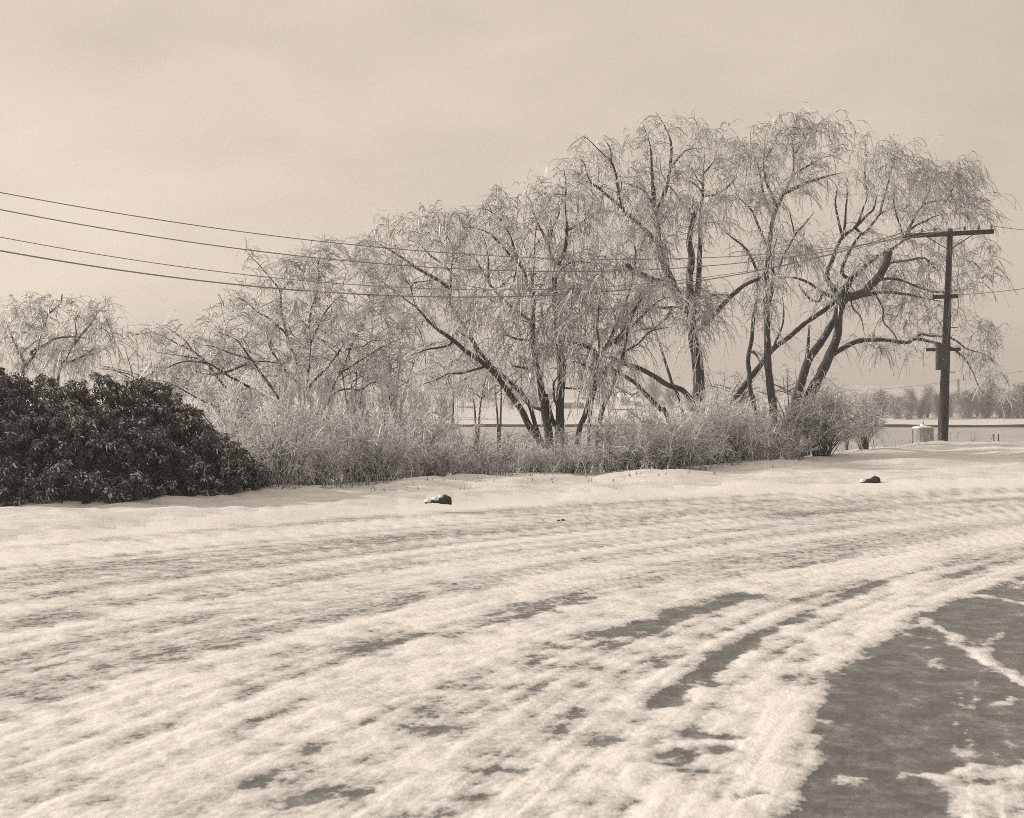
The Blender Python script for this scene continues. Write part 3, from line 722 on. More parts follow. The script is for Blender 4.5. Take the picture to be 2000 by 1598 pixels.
tree('stout_willow', 'tallest willow with single stout dark trunk and broken stub limb', 35, [
  ('C', [(1040,1760),(1045,1660),(1040,1560),(1030,1470),(1010,1380),(1000,1250),(990,1100),(998,950),(985,840),(1000,750),(1030,640)], 33, 9, .5, T),
  ('C', [(1010,1230),(940,1170),(890,1060),(850,960),(820,850),(800,700),(790,560),(780,430),(770,310),(730,180)], 22, 3, -.8, Lb),
  ('C', [(800,690),(850,560),(880,430),(890,300),(850,190),(800,110)], 10, 2.5, .9, Lb), ('C', [(880,440),(960,330),(1080,310)], 6, 2.5, .7, Lb),
  ('C', [(870,1060),(830,1060),(770,1040),(720,1010),(670,990),(640,960)], 15, 10, -.8, Lb), ('C', [(690,1000),(685,940),(690,880),(660,820)], 6, 3, .3, Lb),
  ('C', [(1020,1180),(1040,1080),(1045,950),(1050,780),(1060,580),(1070,450),(1075,330)], 14, 3, .9, Lb), ('C', [(1060,560),(1010,510),(930,480)], 5, 2.5, .6, Lb), ('C', [(1060,510),(1000,430),(980,400)], 4, 2, -.5, Lb),
  ('C', [(1060,580),(1140,570),(1220,510),(1260,440)], 5, 2.5, -.7, Lb), ('C', [(1000,680),(950,610),(870,510),(830,440),(825,360)], 5, 2, 1.0, Lb),
  ('C', [(820,850),(700,730),(620,650),(590,520),(560,400),(480,320),(420,260),(390,245)], 9, 2.5, -1.2, Lb), ('C', [(620,650),(500,550),(440,500),(400,400),(370,350)], 6, 2.5, .7, Lb), ('C', [(500,540),(420,500),(350,480)], 4, 2, -.5, Lb),
  ('C', [(795,640),(760,580),(700,530),(600,500)], 6, 2.5, .6, Lb), ('C', [(550,420),(550,330),(510,250)], 4, 2, .3, Lb),
  ('C', [(1060,1310),(1170,1190),(1240,1120),(1300,1070),(1380,1040)], 12, 7, -.6, Lb), ('C', [(1030,1150),(1120,1130),(1200,1135),(1240,1120)], 7, 5, .6, Lb),
  ('C', [(1000,1190),(900,1200),(820,1200),(740,1210),(690,1250)], 7, 3, -1, Lb), ('C', [(880,1240),(800,1310),(700,1330),(620,1390)], 7, 3, -.8, Lb),
  ('F', [(1870,540),(1850,510),(1800,460),(1720,430),(1640,380),(1560,340),(1480,310),(1400,280)], 14, 8, -1.4, T), ('F', [(1720,600),(1690,575),(1640,520),(1590,470),(1540,420),(1470,380),(1410,340)], 12, 8, -.8, T),
  ('F', [(1800,550),(1750,430),(1720,330),(1690,230),(1660,150),(1620,40),(1570,-30)], 8, 4, .6, T), ('C', [(1075,450),(1130,380),(1150,300)], 4, 2, .3, Lb)],
  [('C', [(280,380),(350,340),(380,240),(440,240),(520,230),(610,320),(620,200),(700,190),(760,150),(810,100),(900,130),(980,110),(1060,160),(1130,190),(1260,190),(1300,300),(1280,450),(1200,560),(1260,700),(1180,850),(1080,800),(950,760),(880,930),(700,960),(480,900),(350,760),(420,600)]),
   ('C', [(640,1000),(860,1000),(960,1160),(1080,1060),(1200,1130),(1130,1330),(1060,1480),(990,1460),(960,1300),(700,1280),(600,1150)])], n_attr=520, per_node=1.35, depth=2.5, seed=17, dens=.95, tufts=[('C',1040,610,240,90,230,.5,1.1,.1), ('C',640,700,170,130,170,.5,1.1,.15), ('C',800,860,120,120,110,.5,1.0,.25), ('C',1010,1260,110,170,210,.5,1.1,0), ('C',930,1080,140,130,110,.4,.9,.2), ('C',480,910,200,120,150,.5,1.0,-.4), ('C',1120,1180,140,110,90,.4,.9,.4), ('C',400,420,150,100,80,.4,.9,-.3), ('C',960,170,160,70,70,.4,.9,0)])

tree('upright_willow', 'slender upright willow second from the utility pole, drooping tuft at its top', 36.5, [
  ('D', [(600,1740),(585,1620),(575,1500),(565,1350),(560,1200),(560,1050),(562,950),(580,800),(592,680),(622,580),(662,500),(710,400),(710,280),(700,190),(640,90)], 20, 3, .5, T),
  ('E', [(500,590),(470,440),(460,300),(480,180),(490,60),(505,-40),(508,-110),(515,-200),(525,-290)], 13, 5, .4, T),
  ('E', [(330,570),(400,490),(450,420),(520,330),(600,230),(680,170),(780,90),(880,20),(960,-50)], 14, 9, 1.4, T),
  ('D', [(660,505),(760,460),(870,420),(990,390)], 9, 3, .8, Lb), ('D', [(620,580),(590,510),(560,440),(550,300),(555,200)], 6, 2.5, -.6, Lb), ('D', [(590,640),(545,500),(500,300),(460,250)], 6, 2.5, .8, Lb),
  ('D', [(720,400),(800,350),(870,310)], 6, 2, -.5, Lb), ('D', [(530,1000),(510,940),(470,860),(430,800),(360,750),(310,700)], 7, 3, -.9, Lb), ('D', [(555,790),(530,720),(490,620),(440,560),(390,510)], 7, 2.5, -.5, Lb),
  ('D', [(575,1120),(600,1000),(600,850),(620,760)], 8, 4, -.4, Lb), ('D', [(620,960),(660,860),(720,740),(780,670),(830,610)], 5, 2.5, -.9, Lb), ('D', [(720,740),(700,650),(690,610)], 4, 2, .2, Lb),
  ('D', [(710,300),(760,230),(820,140),(870,110)], 5, 2, .5, Lb), ('D', [(550,330),(590,260),(620,190)], 4, 1.5, .3, Lb), ('E', [(490,250),(520,290),(530,320)], 5, 3, .2, Lb), ('E', [(605,220),(640,140),(660,60),(650,-60)], 5, 2.5, -.7, Lb)],
  [('D', [(360,260),(420,190),(480,170),(560,90),(640,100),(690,30),(740,60),(800,110),(880,70),(960,90),(990,250),(900,320),(900,430),(760,520),(680,560),(600,620),(540,560),(480,620),(400,520)]),
   ('D', [(520,740),(620,680),(700,760),(860,800),(900,900),(700,960),(640,1000),(600,1250),(540,1300),(440,1080),(480,900),(400,820)])], n_attr=350, per_node=1.3, depth=2.2, seed=18, tufts=[('D',870,130,130,60,130,.5,1.1,.25), ('D',720,90,60,60,60,.6,1.1,.1), ('D',470,320,110,120,110,.5,1.0,-.1), ('D',640,740,110,90,90,.5,1.0,.3), ('D',790,800,140,70,110,.5,1.0,.2), ('D',540,1080,90,160,110,.4,1.0,-.1), ('D',420,240,90,70,70,.5,.9,-.3)])

tree('broad_willow', 'broad drooping willow with two leaning trunks right behind the utility pole', 38, [
  ('E', [(720,560),(735,480),(765,380),(805,280),(860,200),(920,110),(950,60),(960,0),(975,-60)], 22, 12, .4, T),
  ('E', [(790,560),(805,490),(860,380),(920,260),(955,160),(965,60),(985,-20),(1015,-80)], 24, 15, -.4, T),
  ('E', [(770,380),(790,290),(795,200),(800,100)], 9, 5, .6, Lb),
  ('D', [(1000,1090),(1100,1060),(1180,980),(1230,900),(1245,830)], 19, 13, -.9, Lb), ('D', [(990,1060),(1040,980),(1100,920),(1180,860),(1240,835),(1330,770),(1420,740)], 14, 4, .9, Lb),
  ('D', [(970,1090),(900,980),(940,850),(990,750),(1060,690),(1110,580),(1130,500),(1110,440)], 12, 3, .5, Lb), ('D', [(990,760),(1000,650),(1010,540),(1010,440)], 6, 2.5, -.5, Lb), ('D', [(985,740),(950,600),(955,500),(970,440)], 6, 2.5, .5, Lb),
  ('D', [(1060,690),(1120,630),(1160,590),(1180,510)], 7, 3, .6, Lb), ('D', [(1100,740),(1140,690),(1200,620),(1280,580)], 6, 3, .8, Lb), ('D', [(1330,770),(1310,700),(1290,640),(1270,560),(1275,510)], 5, 2.5, -.4, Lb),
  ('D', [(985,950),(1010,860),(1060,770),(1140,700)], 8, 4, -.5, Lb), ('E', [(930,262),(1000,220),(1080,190),(1200,180),(1340,200),(1400,180),(1510,200),(1600,230),(1680,310),(1720,390),(1760,470),(1830,520)], 11, 2.5, .9, Lb),
  ('E', [(1390,180),(1420,150),(1480,160),(1590,170),(1680,230),(1780,270),(1860,330)], 5, 2, .5, Lb), ('D', [(1090,1075),(1200,1060),(1350,1070),(1440,1090),(1540,1110)], 9, 3, .7, Lb),
  ('D', [(1190,990),(1240,980),(1330,1000),(1440,1040),(1500,1060),(1600,1050),(1720,1040)], 6, 2, 1.3, Lb), ('D', [(1240,900),(1370,880),(1440,870),(1500,920),(1540,960)], 6, 2.5, .8, Lb),
  ('D', [(1330,770),(1380,650),(1430,580),(1500,550),(1580,550),(1660,590)], 7, 2, .9, Lb), ('D', [(1350,720),(1470,650),(1560,620)], 5, 2, -.7, Lb), ('D', [(1170,1070),(1210,1150),(1215,1220),(1270,1290),(1310,1380)], 4, 2, -.6, Lb),
  ('D', [(1040,1140),(1090,1200),(1110,1300)], 4, 2, -.4, Lb), ('D', [(940,1090),(860,1050),(800,1010),(720,980),(630,975)], 8, 3.5, -.7, Lb), ('D', [(880,1060),(840,1110),(760,1050),(740,1000)], 6, 3, .5, Lb),
  ('D', [(1120,520),(1110,400),(1120,280),(1110,200)], 5, 2, .4, Lb), ('D', [(1200,600),(1240,450),(1270,330),(1300,250)], 5, 2, .7, Lb), ('D', [(1430,580),(1470,470),(1490,380)], 5, 2, .5, Lb), ('D', [(1560,560),(1620,430),(1640,330)], 4, 2, .6, Lb)],
  [('D', [(1000,380),(1090,350),(1100,180),(1150,230),(1200,240),(1270,190),(1350,240),(1400,310),(1480,300),(1540,340),(1600,300),(1660,280),(1700,380),(1760,430),(1790,560),(1800,700),(1700,700),(1560,640),(1400,640),(1250,620),(1050,480)]),
   ('D', [(1000,860),(1100,780),(1300,720),(1500,700),(1700,750),(1800,740),(1860,800),(1870,1000),(1700,1060),(1500,1100),(1250,1100),(1000,1080),(900,1130),(800,1060)]),
   ('E', [(1000,130),(1300,160),(1500,170),(1450,260),(1380,290),(1130,260)]), ('E', [(1600,60),(1870,60),(1900,500),(1800,500),(1680,280),(1600,200)]), ('D', [(1180,1110),(1500,1110),(1700,1150),(1500,1280),(1260,1280)])],
  n_attr=620, per_node=1.35, depth=2.6, seed=19, tufts=[('D',1160,300,130,110,150,.5,1.1,0), ('D',1330,360,180,120,170,.5,1.1,.2), ('D',1560,420,180,100,190,.6,1.2,.3), ('D',1660,360,70,80,80,.6,1.2,.3), ('D',960,1060,130,120,150,.4,1.0,-.1), ('D',1160,900,170,130,130,.4,1.0,.1), ('D',1090,780,130,110,80,.4,1.0,0), ('D',1680,580,120,90,90,.6,1.2,.4), ('D',1270,250,110,60,60,.4,.9,.2)])

# ---- slimmer trees further back
def copse_tree(name, label, x, y, Y0, hpx, stems, seed, spread=60, group='small trees behind the willows', n_attr=110, droop=(.2, .8), per=1.1):
    r = random.Random(seed)
    limbs, top = [], y - hpx
    for k in range(stems):
        dx = (k - (stems - 1) / 2) * r.uniform(8, 16)
        xt = x + dx * 3 + r.uniform(-14, 14)
        limbs.append(('P', [(x + dx * .4, y), (x + dx, y - hpx * .35), (x + dx * 1.8 + r.uniform(-5, 5), y - hpx * .65), (xt, top)], 7 if stems < 4 else 5, 1.6, r.uniform(-1, 1), 'trunk'))
        for s in (-1, 1):
            t = r.uniform(.35, .6)
            limbs.append(('P', [(x + dx * (1 + t), y - hpx * t), (x + dx + s * spread * .4, y - hpx * (t + .13)), (x + dx + s * spread * r.uniform(.7, 1), y - hpx * (t + .2))], 3, 1.4, r.uniform(-1, 1), 'limb'))
    cr_ = [('P', [(x - spread, y - hpx * .45), (x - spread * .9, y - hpx * .8), (x - spread * .3, top - 5), (x + spread * .4, top), (x + spread, y - hpx * .75), (x + spread * .9, y - hpx * .4), (x, y - hpx * .3)])]
    return tree(name, label, Y0, limbs, cr_, n_attr=n_attr, per_node=per, droop=droop, tl=(.35, .8), depth=1.8, twig_r=.011, lets=1, group=group, seed=seed)
for k, a in enumerate([
  ('sapling', 'thin sapling left of the leaning willow, furthest left of three', 885, 835, 45, 170, 1, 60), ('sapling', 'thin double-stemmed sapling just left of the leaning willow trunk', 932, 838, 46, 150, 2, 50),
  ('sapling', 'thin forked sapling seen behind the leaning willow trunk', 975, 832, 48, 160, 2, 50), ('small_tree', 'bushy iced small tree behind the round-headed tree, left of saplings', 770, 840, 44, 230, 4, 110),
  ('small_tree', 'pale small tree glimpsed between evergreen bush and far left willow', 285, 850, 40, 190, 4, 110), ('small_tree', 'small rounded tree low between stout trunk and slender willow', 1425, 830, 58, 105, 4, 55),
  ('small_tree', 'small rounded dark tree low behind slender willow trunk', 1545, 830, 60, 110, 4, 60), ('small_tree', 'small low tree behind the base of the broad willow', 1655, 830, 62, 70, 5, 60),
  ('small_tree', 'iced small tree in the gap between round-headed tree and leaning willow', 690, 840, 42, 250, 4, 120)]):
    copse_tree(a[0], a[1], *a[2:5], a[5], a[6], 40 + k, spread=a[7])

# ---------------------------------------------------------------- frosted hedge shrubs
def shrub_meshes(seed, stems=70, h=1.35, spread=1.1, base_r=.3, sides=13, clear=.25, arch=.55, bend=0):
    """returns (stem mesh, twig mesh) of an arching many-stemmed shrub"""
    global rng
    rng = np.random.default_rng(seed)
    n = stems
    az = rng.uniform(0, 2 * math.pi, n); out = rng.random(n) ** .7
    B = np.stack([np.cos(az) * base_r * rng.random(n), np.sin(az) * base_r * rng.random(n), np.full(n, -.12)], 1)
    K = 7
    t = np.linspace(0, 1, K)[None, :]
    hh = h * rng.uniform(.65, 1.06, n) * (1 - .33 * out ** 2)
    rad_ = spread * out * rng.uniform(.75, 1.05, n)
    X = B[:, None, 0] + np.cos(az)[:, None] * rad_[:, None] * t ** (1 + arch) + bend * t ** 2
    Yc = B[:, None, 1] + np.sin(az)[:, None] * rad_[:, None] * t ** (1 + arch)
    Z = B[:, None, 2] + (hh[:, None] + .12) * (t - .28 * out[:, None] * t ** 3)
    P = np.stack([X, Yc, Z], -1) + rng.normal(size=(n, K, 3)) * .015
    sa, ta = Acc(), Acc()
    r0 = rng.uniform(.009, .018, n)
    tubes(sa, P, r0[:, None] * (1 - .62 * t), 4, np.clip(.05 + .75 * t ** 1.5 * np.ones((n, 1)), 0, 1))
    m = n * sides
    ti = rng.uniform(clear, 1, m) ** .8; si = np.repeat(np.arange(n), sides)
    f = np.clip(ti * (K - 1), 0, K - 1.001); k = f.astype(int); fr = (f - k)[:, None]
    P0 = P[si, k] * (1 - fr) + P[si, k + 1] * fr
    D = norm(norm(P[si, k + 1] - P[si, k]) * .8 + norm(rng.normal(size=(m, 3))) * .9 + np.array([0, 0, .2]))
    Ln = rng.uniform(.14, .42, m) * (h / 1.35)
    tn = np.clip(.7 + .5 * (P0[:, 2] / h) + rng.normal(0, .2, m), .04, 1)
    r1 = rng.uniform(.0052, .0095, m)
    Pt = twig_batch(ta, P0, D, Ln, rng.uniform(-.1, .6, m), r1, r1 * .6, tn, K=4)
    for j in range(3):
        kk = rng.integers(0, 3, m); fr = rng.random(m)[:, None]
        st_ = Pt[np.arange(m), kk] * (1 - fr) + Pt[np.arange(m), kk + 1] * fr
        dd = norm(norm(Pt[np.arange(m), kk + 1] - Pt[np.arange(m), kk]) + rng.normal(size=(m, 3)) * .6)
        twig_batch(ta, st_, dd, Ln * rng.uniform(.3, .6, m), rng.uniform(0, .4, m), r1 * .75, r1 * .5, np.clip(tn + rng.normal(.05, .15, m), .04, 1), K=3)
    return sa.mesh('stems', M_SHRUB), ta.mesh('twigs', M_SHRUB)
VAR = [shrub_meshes(s, **kw) for s, kw in [(201, dict(stems=52)), (202, dict(stems=44, spread=1.3, arch=.8)), (203, dict(stems=58, h=1.2, spread=1.2)), (204, dict(stems=50, h=1.5, spread=.95, arch=.4)),
       (205, dict(stems=75, h=1.5, spread=1.0, base_r=.2, clear=.42, arch=.75, sides=11)), (206, dict(stems=42, h=1.1, spread=1.25, arch=.9, bend=.25))]]
def shrub(x, ybase, ytop, wpx, Y, var, rz, label, group=None, name='frosted_shrub'):
    X = (x - 1000) * Y / FPX
    gz = float(terrain(np.array([X]), np.array([Y]))[0])
    ztop = EYE - (ytop - HOR) * Y / FPX
    e = empty(name, (X, Y, gz)); e.rotation_euler.z = rz
    h0 = {0: 1.35, 1: 1.35, 2: 1.2, 3: 1.5, 4: 1.5, 5: 1.1}[var]
    sp = {0: 1.2, 1: 1.4, 2: 1.3, 3: 1.05, 4: 1.1, 5: 1.35}[var]
    sx = (wpx / 2 * Y / FPX) / sp; sz = max(.3, (ztop - gz) / h0) * 1.14
    e.scale = (sx, sx, sz)
    for nm, m in zip(('stems', 'twigs'), VAR[var]):
        o = link(nm, m, e)
        if nm == 'twigs': o['kind'] = 'stuff'
    return tag(e, label, 'shrub', group)
def ord_(k): return ['first', 'second', 'third', 'fourth', 'fifth', 'sixth', 'seventh', 'eighth', 'ninth', 'tenth', 'eleventh', 'twelfth'][k]
rr_ = random.Random(5)
def crest(x, off): # distance of a spot `off` metres past the verge crest along the sight line of pixel column x
    Ys = np.linspace(10, 60, 600); Xs = (x - 1000) * Ys / FPX
    return float(Ys[np.argmax(Ys > edge_y(Xs))]) + off
FRONT = [(540, 800, 190, 3), (630, 846, 150, 2), (740, 822, 230, 1), (850, 858, 170, 0), (940, 866, 190, 5), (1045, 872, 140, 2), (1130, 862, 190, 1), (1235, 834, 150, 3), (1320, 812, 220, 0), (1435, 792, 230, 2), (1530, 838, 140, 5)]
for k, (x, yt, wp, v) in enumerate(FRONT):
    shrub(x, 0, yt, wp, crest(x, .55 + rr_.uniform(0, .35)), v, rr_.uniform(0, 6.3), f'icy twiggy shrub, {ord_(k)} in the front row counting from the evergreen bush', 'front row of the frosted hedge')
BACK = [(470, 765, 200, 3), (585, 772, 210, 1), (700, 795, 220, 0), (815, 805, 210, 2), (915, 838, 190, 0), (1010, 850, 170, 3), (1105, 850, 160, 3), (1200, 815, 200, 2), (1290, 790, 210, 1), (1385, 785, 200, 3), (1480, 790, 190, 0)]
for k, (x, yt, wp, v) in enumerate(BACK):
    shrub(x, 0, yt, wp, crest(x, 2.1 + rr_.uniform(0, .8)), v, rr_.uniform(0, 6.3), f'icy shrub top, {ord_(k)} in the rear row of the hedge counting from the left', 'rear row of the frosted hedge')
TALL = [(600, 752, 190, 3), (680, 770, 200, 0), (765, 762, 190, 3), (845, 785, 180, 1), (1405, 778, 150, 3), (350, 800, 220, 1), (425, 770, 200, 3)]
for k, (x, yt, wp, v) in enumerate(TALL):
    shrub(x, 0, yt, wp, crest(x, 5.5 + rr_.uniform(0, 2)), v, rr_.uniform(0, 6.3), ['tall pale thicket shrub under the round-headed tree, left of its stems', 'tall pale thicket shrub under the right side of the round-headed tree', 'tall pale thicket shrub between round-headed tree and saplings', 'pale thicket shrub in front of the leftmost thin sapling', 'pale thicket shrub between stout trunk and slender willow', 'pale thicket shrub low behind the middle of the evergreen bush', 'pale thicket shrub right behind the evergreen bush shoulder'][k], 'pale thicket behind the hedge', 'thicket_shrub')
shrub(1603, 0, 768, 200, crest(1603, .25), 4, .4, 'vase-shaped icy shrub with bare dark stems at the right end of the hedge', name='vase_shrub')
shrub(1688, 0, 778, 110, crest(1688, .5), 4, 2.1, 'narrow icy shrub with slim bare stems next to the vase-shaped one', name='vase_shrub')
shrub(1560, 0, 800, 120, crest(1560, 1.6), 4, 4.0, 'upright icy shrub tucked behind the left of the vase-shaped shrub', name='vase_shrub')
def weeds(x0, x1, n, label, seed, off=(-.5, .1), ln=(.15, .5)):
    global rng
    rng = np.random.default_rng(seed)
    xs_ = rng.uniform(x0, x1, n); a = Acc()
    Yc = np.array([crest(x, rng.uniform(*off)) for x in xs_])
    P0 = np.stack([(xs_ - 1000) * Yc / FPX, Yc, np.zeros(n)], 1)
    P0[:, 2] = [GZ.reshape(-1)[np.argmin((GX - p[0]) ** 2 + (GY - p[1]) ** 2)] - .01 for p in P0]
    D = norm(rng.normal(size=(n, 3)) * [.35, .35, .1] + [0, 0, 1])
    r = rng.uniform(.004, .008, n)
    P = twig_batch(a, P0, D, rng.uniform(*ln, n), rng.uniform(0, .3, n), r, r * .5, rng.uniform(.2, .9, n), K=4)
    for j in range(3):
        dd = norm(P[:, 2] - P[:, 1] + rng.normal(size=(n, 3)) * .08)
        twig_batch(a, P[:, 1 + j % 2], dd, rng.uniform(.06, .16, n) * min(1, ln[1] / .3), rng.uniform(0, .4, n), r * .6, r * .4, rng.uniform(.3, .9, n), K=3)
    tag(a.build('frosted_weeds', M_SHRUB), label, 'weeds', kind='stuff')
weeds(1480, 1570, 60, 'frosted weed stalks at the foot of the hedge left of the vase-shaped shrub', 301)
weeds(500, 1500, 420, 'frosted grass and weeds fringing the front foot of the hedge', 302)
weeds(720, 1650, 90, 'scattered frosted grass tips poking from the snowy verge in front of the hedge', 304, (-3.0, -.6), (.04, .11))
weeds(1640, 1960, 40, 'sparse frosted stalks on the snow crest near the utility pole', 303)

# ---------------------------------------------------------------- dark evergreen bush
def evergreen():
    global rng
    rng = np.random.default_rng(77)
    lobes = [(30,838,16.9,95,88),(110,826,17.2,80,74),(200,830,17.4,80,74),(285,846,17.6,70,76),(345,872,17.6,62,76),(405,912,17.5,44,62),(60,900,16.4,95,88),(160,900,16.6,95,88),(260,905,16.9,90,80),(345,930,17.1,75,48),
             (425,938,17.4,46,38),(462,932,17.7,34,40),(468,950,17.6,34,17),(-60,830,16.6,110,110),(-90,920,16.0,110,90),(40,955,15.9,75,45),(130,960,15.9,75,40),(190,970,15.9,50,24),(250,955,16.3,60,32),(425,955,17.2,44,21)]
    C = np.array([at(x, y, Y + .35) for x, y, Y, a, b in lobes]); Rr = np.array([(a * Y / FPX, .75 * (a + b) / 2 * Y / FPX + .25, b * Y / FPX) for x, y, Y, a, b in lobes])
    C2, R2_ = [], []
    for i in range(len(C)):                          # smaller bulges break the outline
        for _ in range(7):
            d = norm(rng.normal(size=3) + [0, -.5, .4]); p = C[i] + d * Rr[i] * .95
            if p[2] > .15 and not (((p - C) / Rr) ** 2).sum(1).min() < .55: C2.append(p); R2_.append(rng.uniform(.13, .26) * np.array([1, 1, .9]))
    C, Rr = np.concatenate([C, C2]), np.concatenate([Rr, R2_])
    pts, nrm = [], []
    for i in range(len(C)):
        n = int(1500 * Rr[i, 0] * Rr[i, 2]) + 60
        d = norm(rng.normal(size=(n, 3)))
        p = C[i] + d * Rr[i] * rng.uniform(.86, 1.08, (n, 1))
        ok = (p[:, 2] > .04) & (p[:, 1] < 18.6)
        for j in range(len(C)):
            if j != i: ok &= (((p - C[j]) / Rr[j]) ** 2).sum(1) > .72
        pts.append(p[ok]); nrm.append(norm(d / Rr[i])[ok])
    Hp, Hn = np.concatenate(pts), np.concatenate(nrm)
    keep = []
    for k in rng.permutation(len(Hp)):              # heads of foliage kept a hand's breadth apart
        if not keep or np.min(((Hp[keep] - Hp[k]) ** 2).sum(1)) > .128 ** 2: keep.append(k)
    Hp, Hn = Hp[keep], Hn[keep]
    nh = len(Hp)
    rep_ = rng.integers(3, 7, nh)
    c = np.repeat(Hp, rep_, 0); hn = np.repeat(Hn, rep_, 0); n = len(c)
    rh = np.repeat(rng.uniform(.05, .10, nh), rep_)[:, None]
    ax = norm(hn * .75 + np.array([0, -.1, .5]) + norm(rng.normal(size=(n, 3))) * .95)
    P = c + ax * rh * rng.uniform(.7, 1.15, (n, 1))
    Nn = ax
    ht = np.repeat(rng.normal(0, .16, nh), rep_)
    frost = np.clip(.22 + .8 * ax[:, 2] + ht + rng.normal(0, .18, n), 0, 1)
    u = norm(np.cross(ax, rng.normal(size=(n, 3)))); v = np.cross(ax, u)
    fol, wood = Acc(), Acc()
    for layer, (nl, el, ln) in enumerate([(6, -.35, .080), (4, .35, .066)]):
        for k in range(nl):
            a = 2 * math.pi * k / nl + layer * .5 + rng.normal(0, .2, n)
            e = el + rng.normal(0, .22, n)
            d = norm((np.cos(a)[:, None] * u + np.sin(a)[:, None] * v) * np.cos(e)[:, None] + ax * np.sin(e)[:, None])
            s = norm(np.cross(ax, d)); up_ = np.cross(d, s)
            l = (ln * rng.uniform(.75, 1.2, n))[:, None]; wd = l * .2
            b = P + d * .012
            mid = b + d * l * .5 + up_ * l * .06; tip = b + d * l - np.array([0, 0, 1]) * l * .3
            Vv = np.stack([b, mid + s * wd - up_ * wd * .5, tip, mid - s * wd - up_ * wd * .5, mid + up_ * wd * .1], 1)
            q = np.arange(n)[:, None] * 5
            Qv = np.concatenate([q + [0, 1, 4, 4], q + [1, 2, 4, 4], q + [2, 3, 4, 4], q + [3, 0, 4, 4]], 0)
            fol.add(Vv, Qv, np.repeat(np.clip(frost * rng.uniform(.35, 1.15, n) + rng.normal(0, .12, n), 0, 1), 5))
    sel = rng.random(n) < .35
    Ps = P[sel]
    core = np.stack([Ps[:, 0] * .93 - .3, Ps[:, 1] + .55, Ps[:, 2] * .35 - .05], 1)
    mid = (Ps + core) / 2 + np.array([0, .15, .12]) + rng.normal(size=Ps.shape) * .06
    tubes(wood, np.stack([core, mid, Ps], 1), np.tile([.016, .011, .006], (len(Ps), 1)), 4)
    # stout stems from the ground
    st = rng.integers(0, len(Ps), 60)
    g0 = np.stack([Ps[st, 0] + rng.normal(size=60) * .1, Ps[st, 1] + .7, np.full(60, -.1)], 1)
    tubes(wood, np.stack([g0, g0 * .5 + core[st] * .5 + [0, 0, .1], core[st], mid[st]], 1), np.tile([.035, .028, .022, .015], (60, 1)), 5)
    root = empty('evergreen_bush', (C[:, 0].mean(), 17, 0))
    tag(root, 'large dark broad-leaved evergreen bush dusted with ice at the left edge', 'bush')
    og = root.location
    m, nn, b, o = mat('dark_evergreen_leaf')
    at_ = N(nn, 'ShaderNodeAttribute', attribute_name='tone')
    r = ramp(nn, [(0, 0.013), (.5, 0.034), (.72, .14), (1, .6)]); nn.links.new(at_.outputs['Fac'], r.inputs[0])
    g = N(nn, 'ShaderNodeNewGeometry'); no = N(nn, 'ShaderNodeTexNoise', Scale=34.0, Detail=3)
    nn.links.new(g.outputs['Position'], no.inputs['Vector'])
    fr = ramp(nn, [(.56, 0), (.72, .5)]); nn.links.new(no.outputs[0], fr.inputs[0])
    mx = N(nn, 'ShaderNodeMix', data_type='RGBA'); mx.inputs[7].default_value = (.42, .42, .42, 1)
    nn.links.new(fr.outputs[0], mx.inputs[0]); nn.links.new(r.outputs[0], mx.inputs[6]); nn.links.new(mx.outputs[2], b.inputs['Base Color'])
    b.inputs['Roughness'].default_value = .4; b.inputs['Specular IOR Level'].default_value = .35
    tag(fol.build('foliage', m, root, smooth=False, origin=og), kind='stuff')
    tag(wood.build('branches', M_BARK, root, origin=og), kind='stuff')
evergreen()

# ---------------------------------------------------------------- utility pole
POLE = at(1841, 869, 34.7); PX, PY = POLE[0], POLE[1]
top = at(1856, 447, 34.7); s_px = 34.7 / FPX
pole = empty('utility_pole', (PX, PY, POLE[2]))
tag(pole, 'dark weathered wooden utility pole with crossarm and switch box standing in the snow', 'utility pole')
og = pole.location
def polex(z): return PX + (top[0] - PX) * (z - POLE[2]) / (top[2] - POLE[2])
def zy(y): return EYE - (y - HOR) * s_px
a = Acc()
zz = np.linspace(POLE[2] - .4, top[2], 26)
tubes(a, np.stack([polex(zz), np.full(26, PY), zz], 1), np.interp(zz, [0, top[2]], [.155, .075]), 12, 0, cap=True, rough=.025)
a.build('shaft', M_POLE, pole, origin=og)
rng = np.random.default_rng(3)
ARM_D = np.array([math.cos(R(24)), -math.sin(R(24)), 0]) ; ARM_N = np.array([-ARM_D[1], ARM_D[0], 0]); UPV = np.array([0, 0, 1.])
AX = np.stack([ARM_D, ARM_N, UPV])
def arm(z, l0, l1, h, d, off=-.16):
    a = Acc(); c = np.array([polex(z), PY, z]) + ARM_N * off + ARM_D * (l0 + l1) / 2
    box(a, c, (l1 - l0, d, h), axes=AX)
    a.build('crossarm', M_POLE, pole, origin=og)
arm(zy(458), -1.25, 1.22, .13, .10)
arm(zy(580), -.42, .30, .12, .09)
arm(zy(683), -.55, .42, .10, .09)
def ins(p, parent=pole):
    a = Acc()
    prof = [(-.05, .012), (.03, .012), (.03, .045), (.06, .05), (.075, .03), (.10, .035), (.125, .032), (.14, .005)]
    tubes(a, np.array([p + UPV * z for z, r in prof]), np.array([r for z, r in prof]), 8)
    a.build('insulator', M_GLASSY, parent, origin=og)
ctop = np.array([polex(zy(458)), PY, zy(458) + .07]) - ARM_N * .16
INS = [ctop + ARM_D * d for d in (-1.15, -.78, -.42, .42, .8, 1.15)]
for p in INS: ins(p)
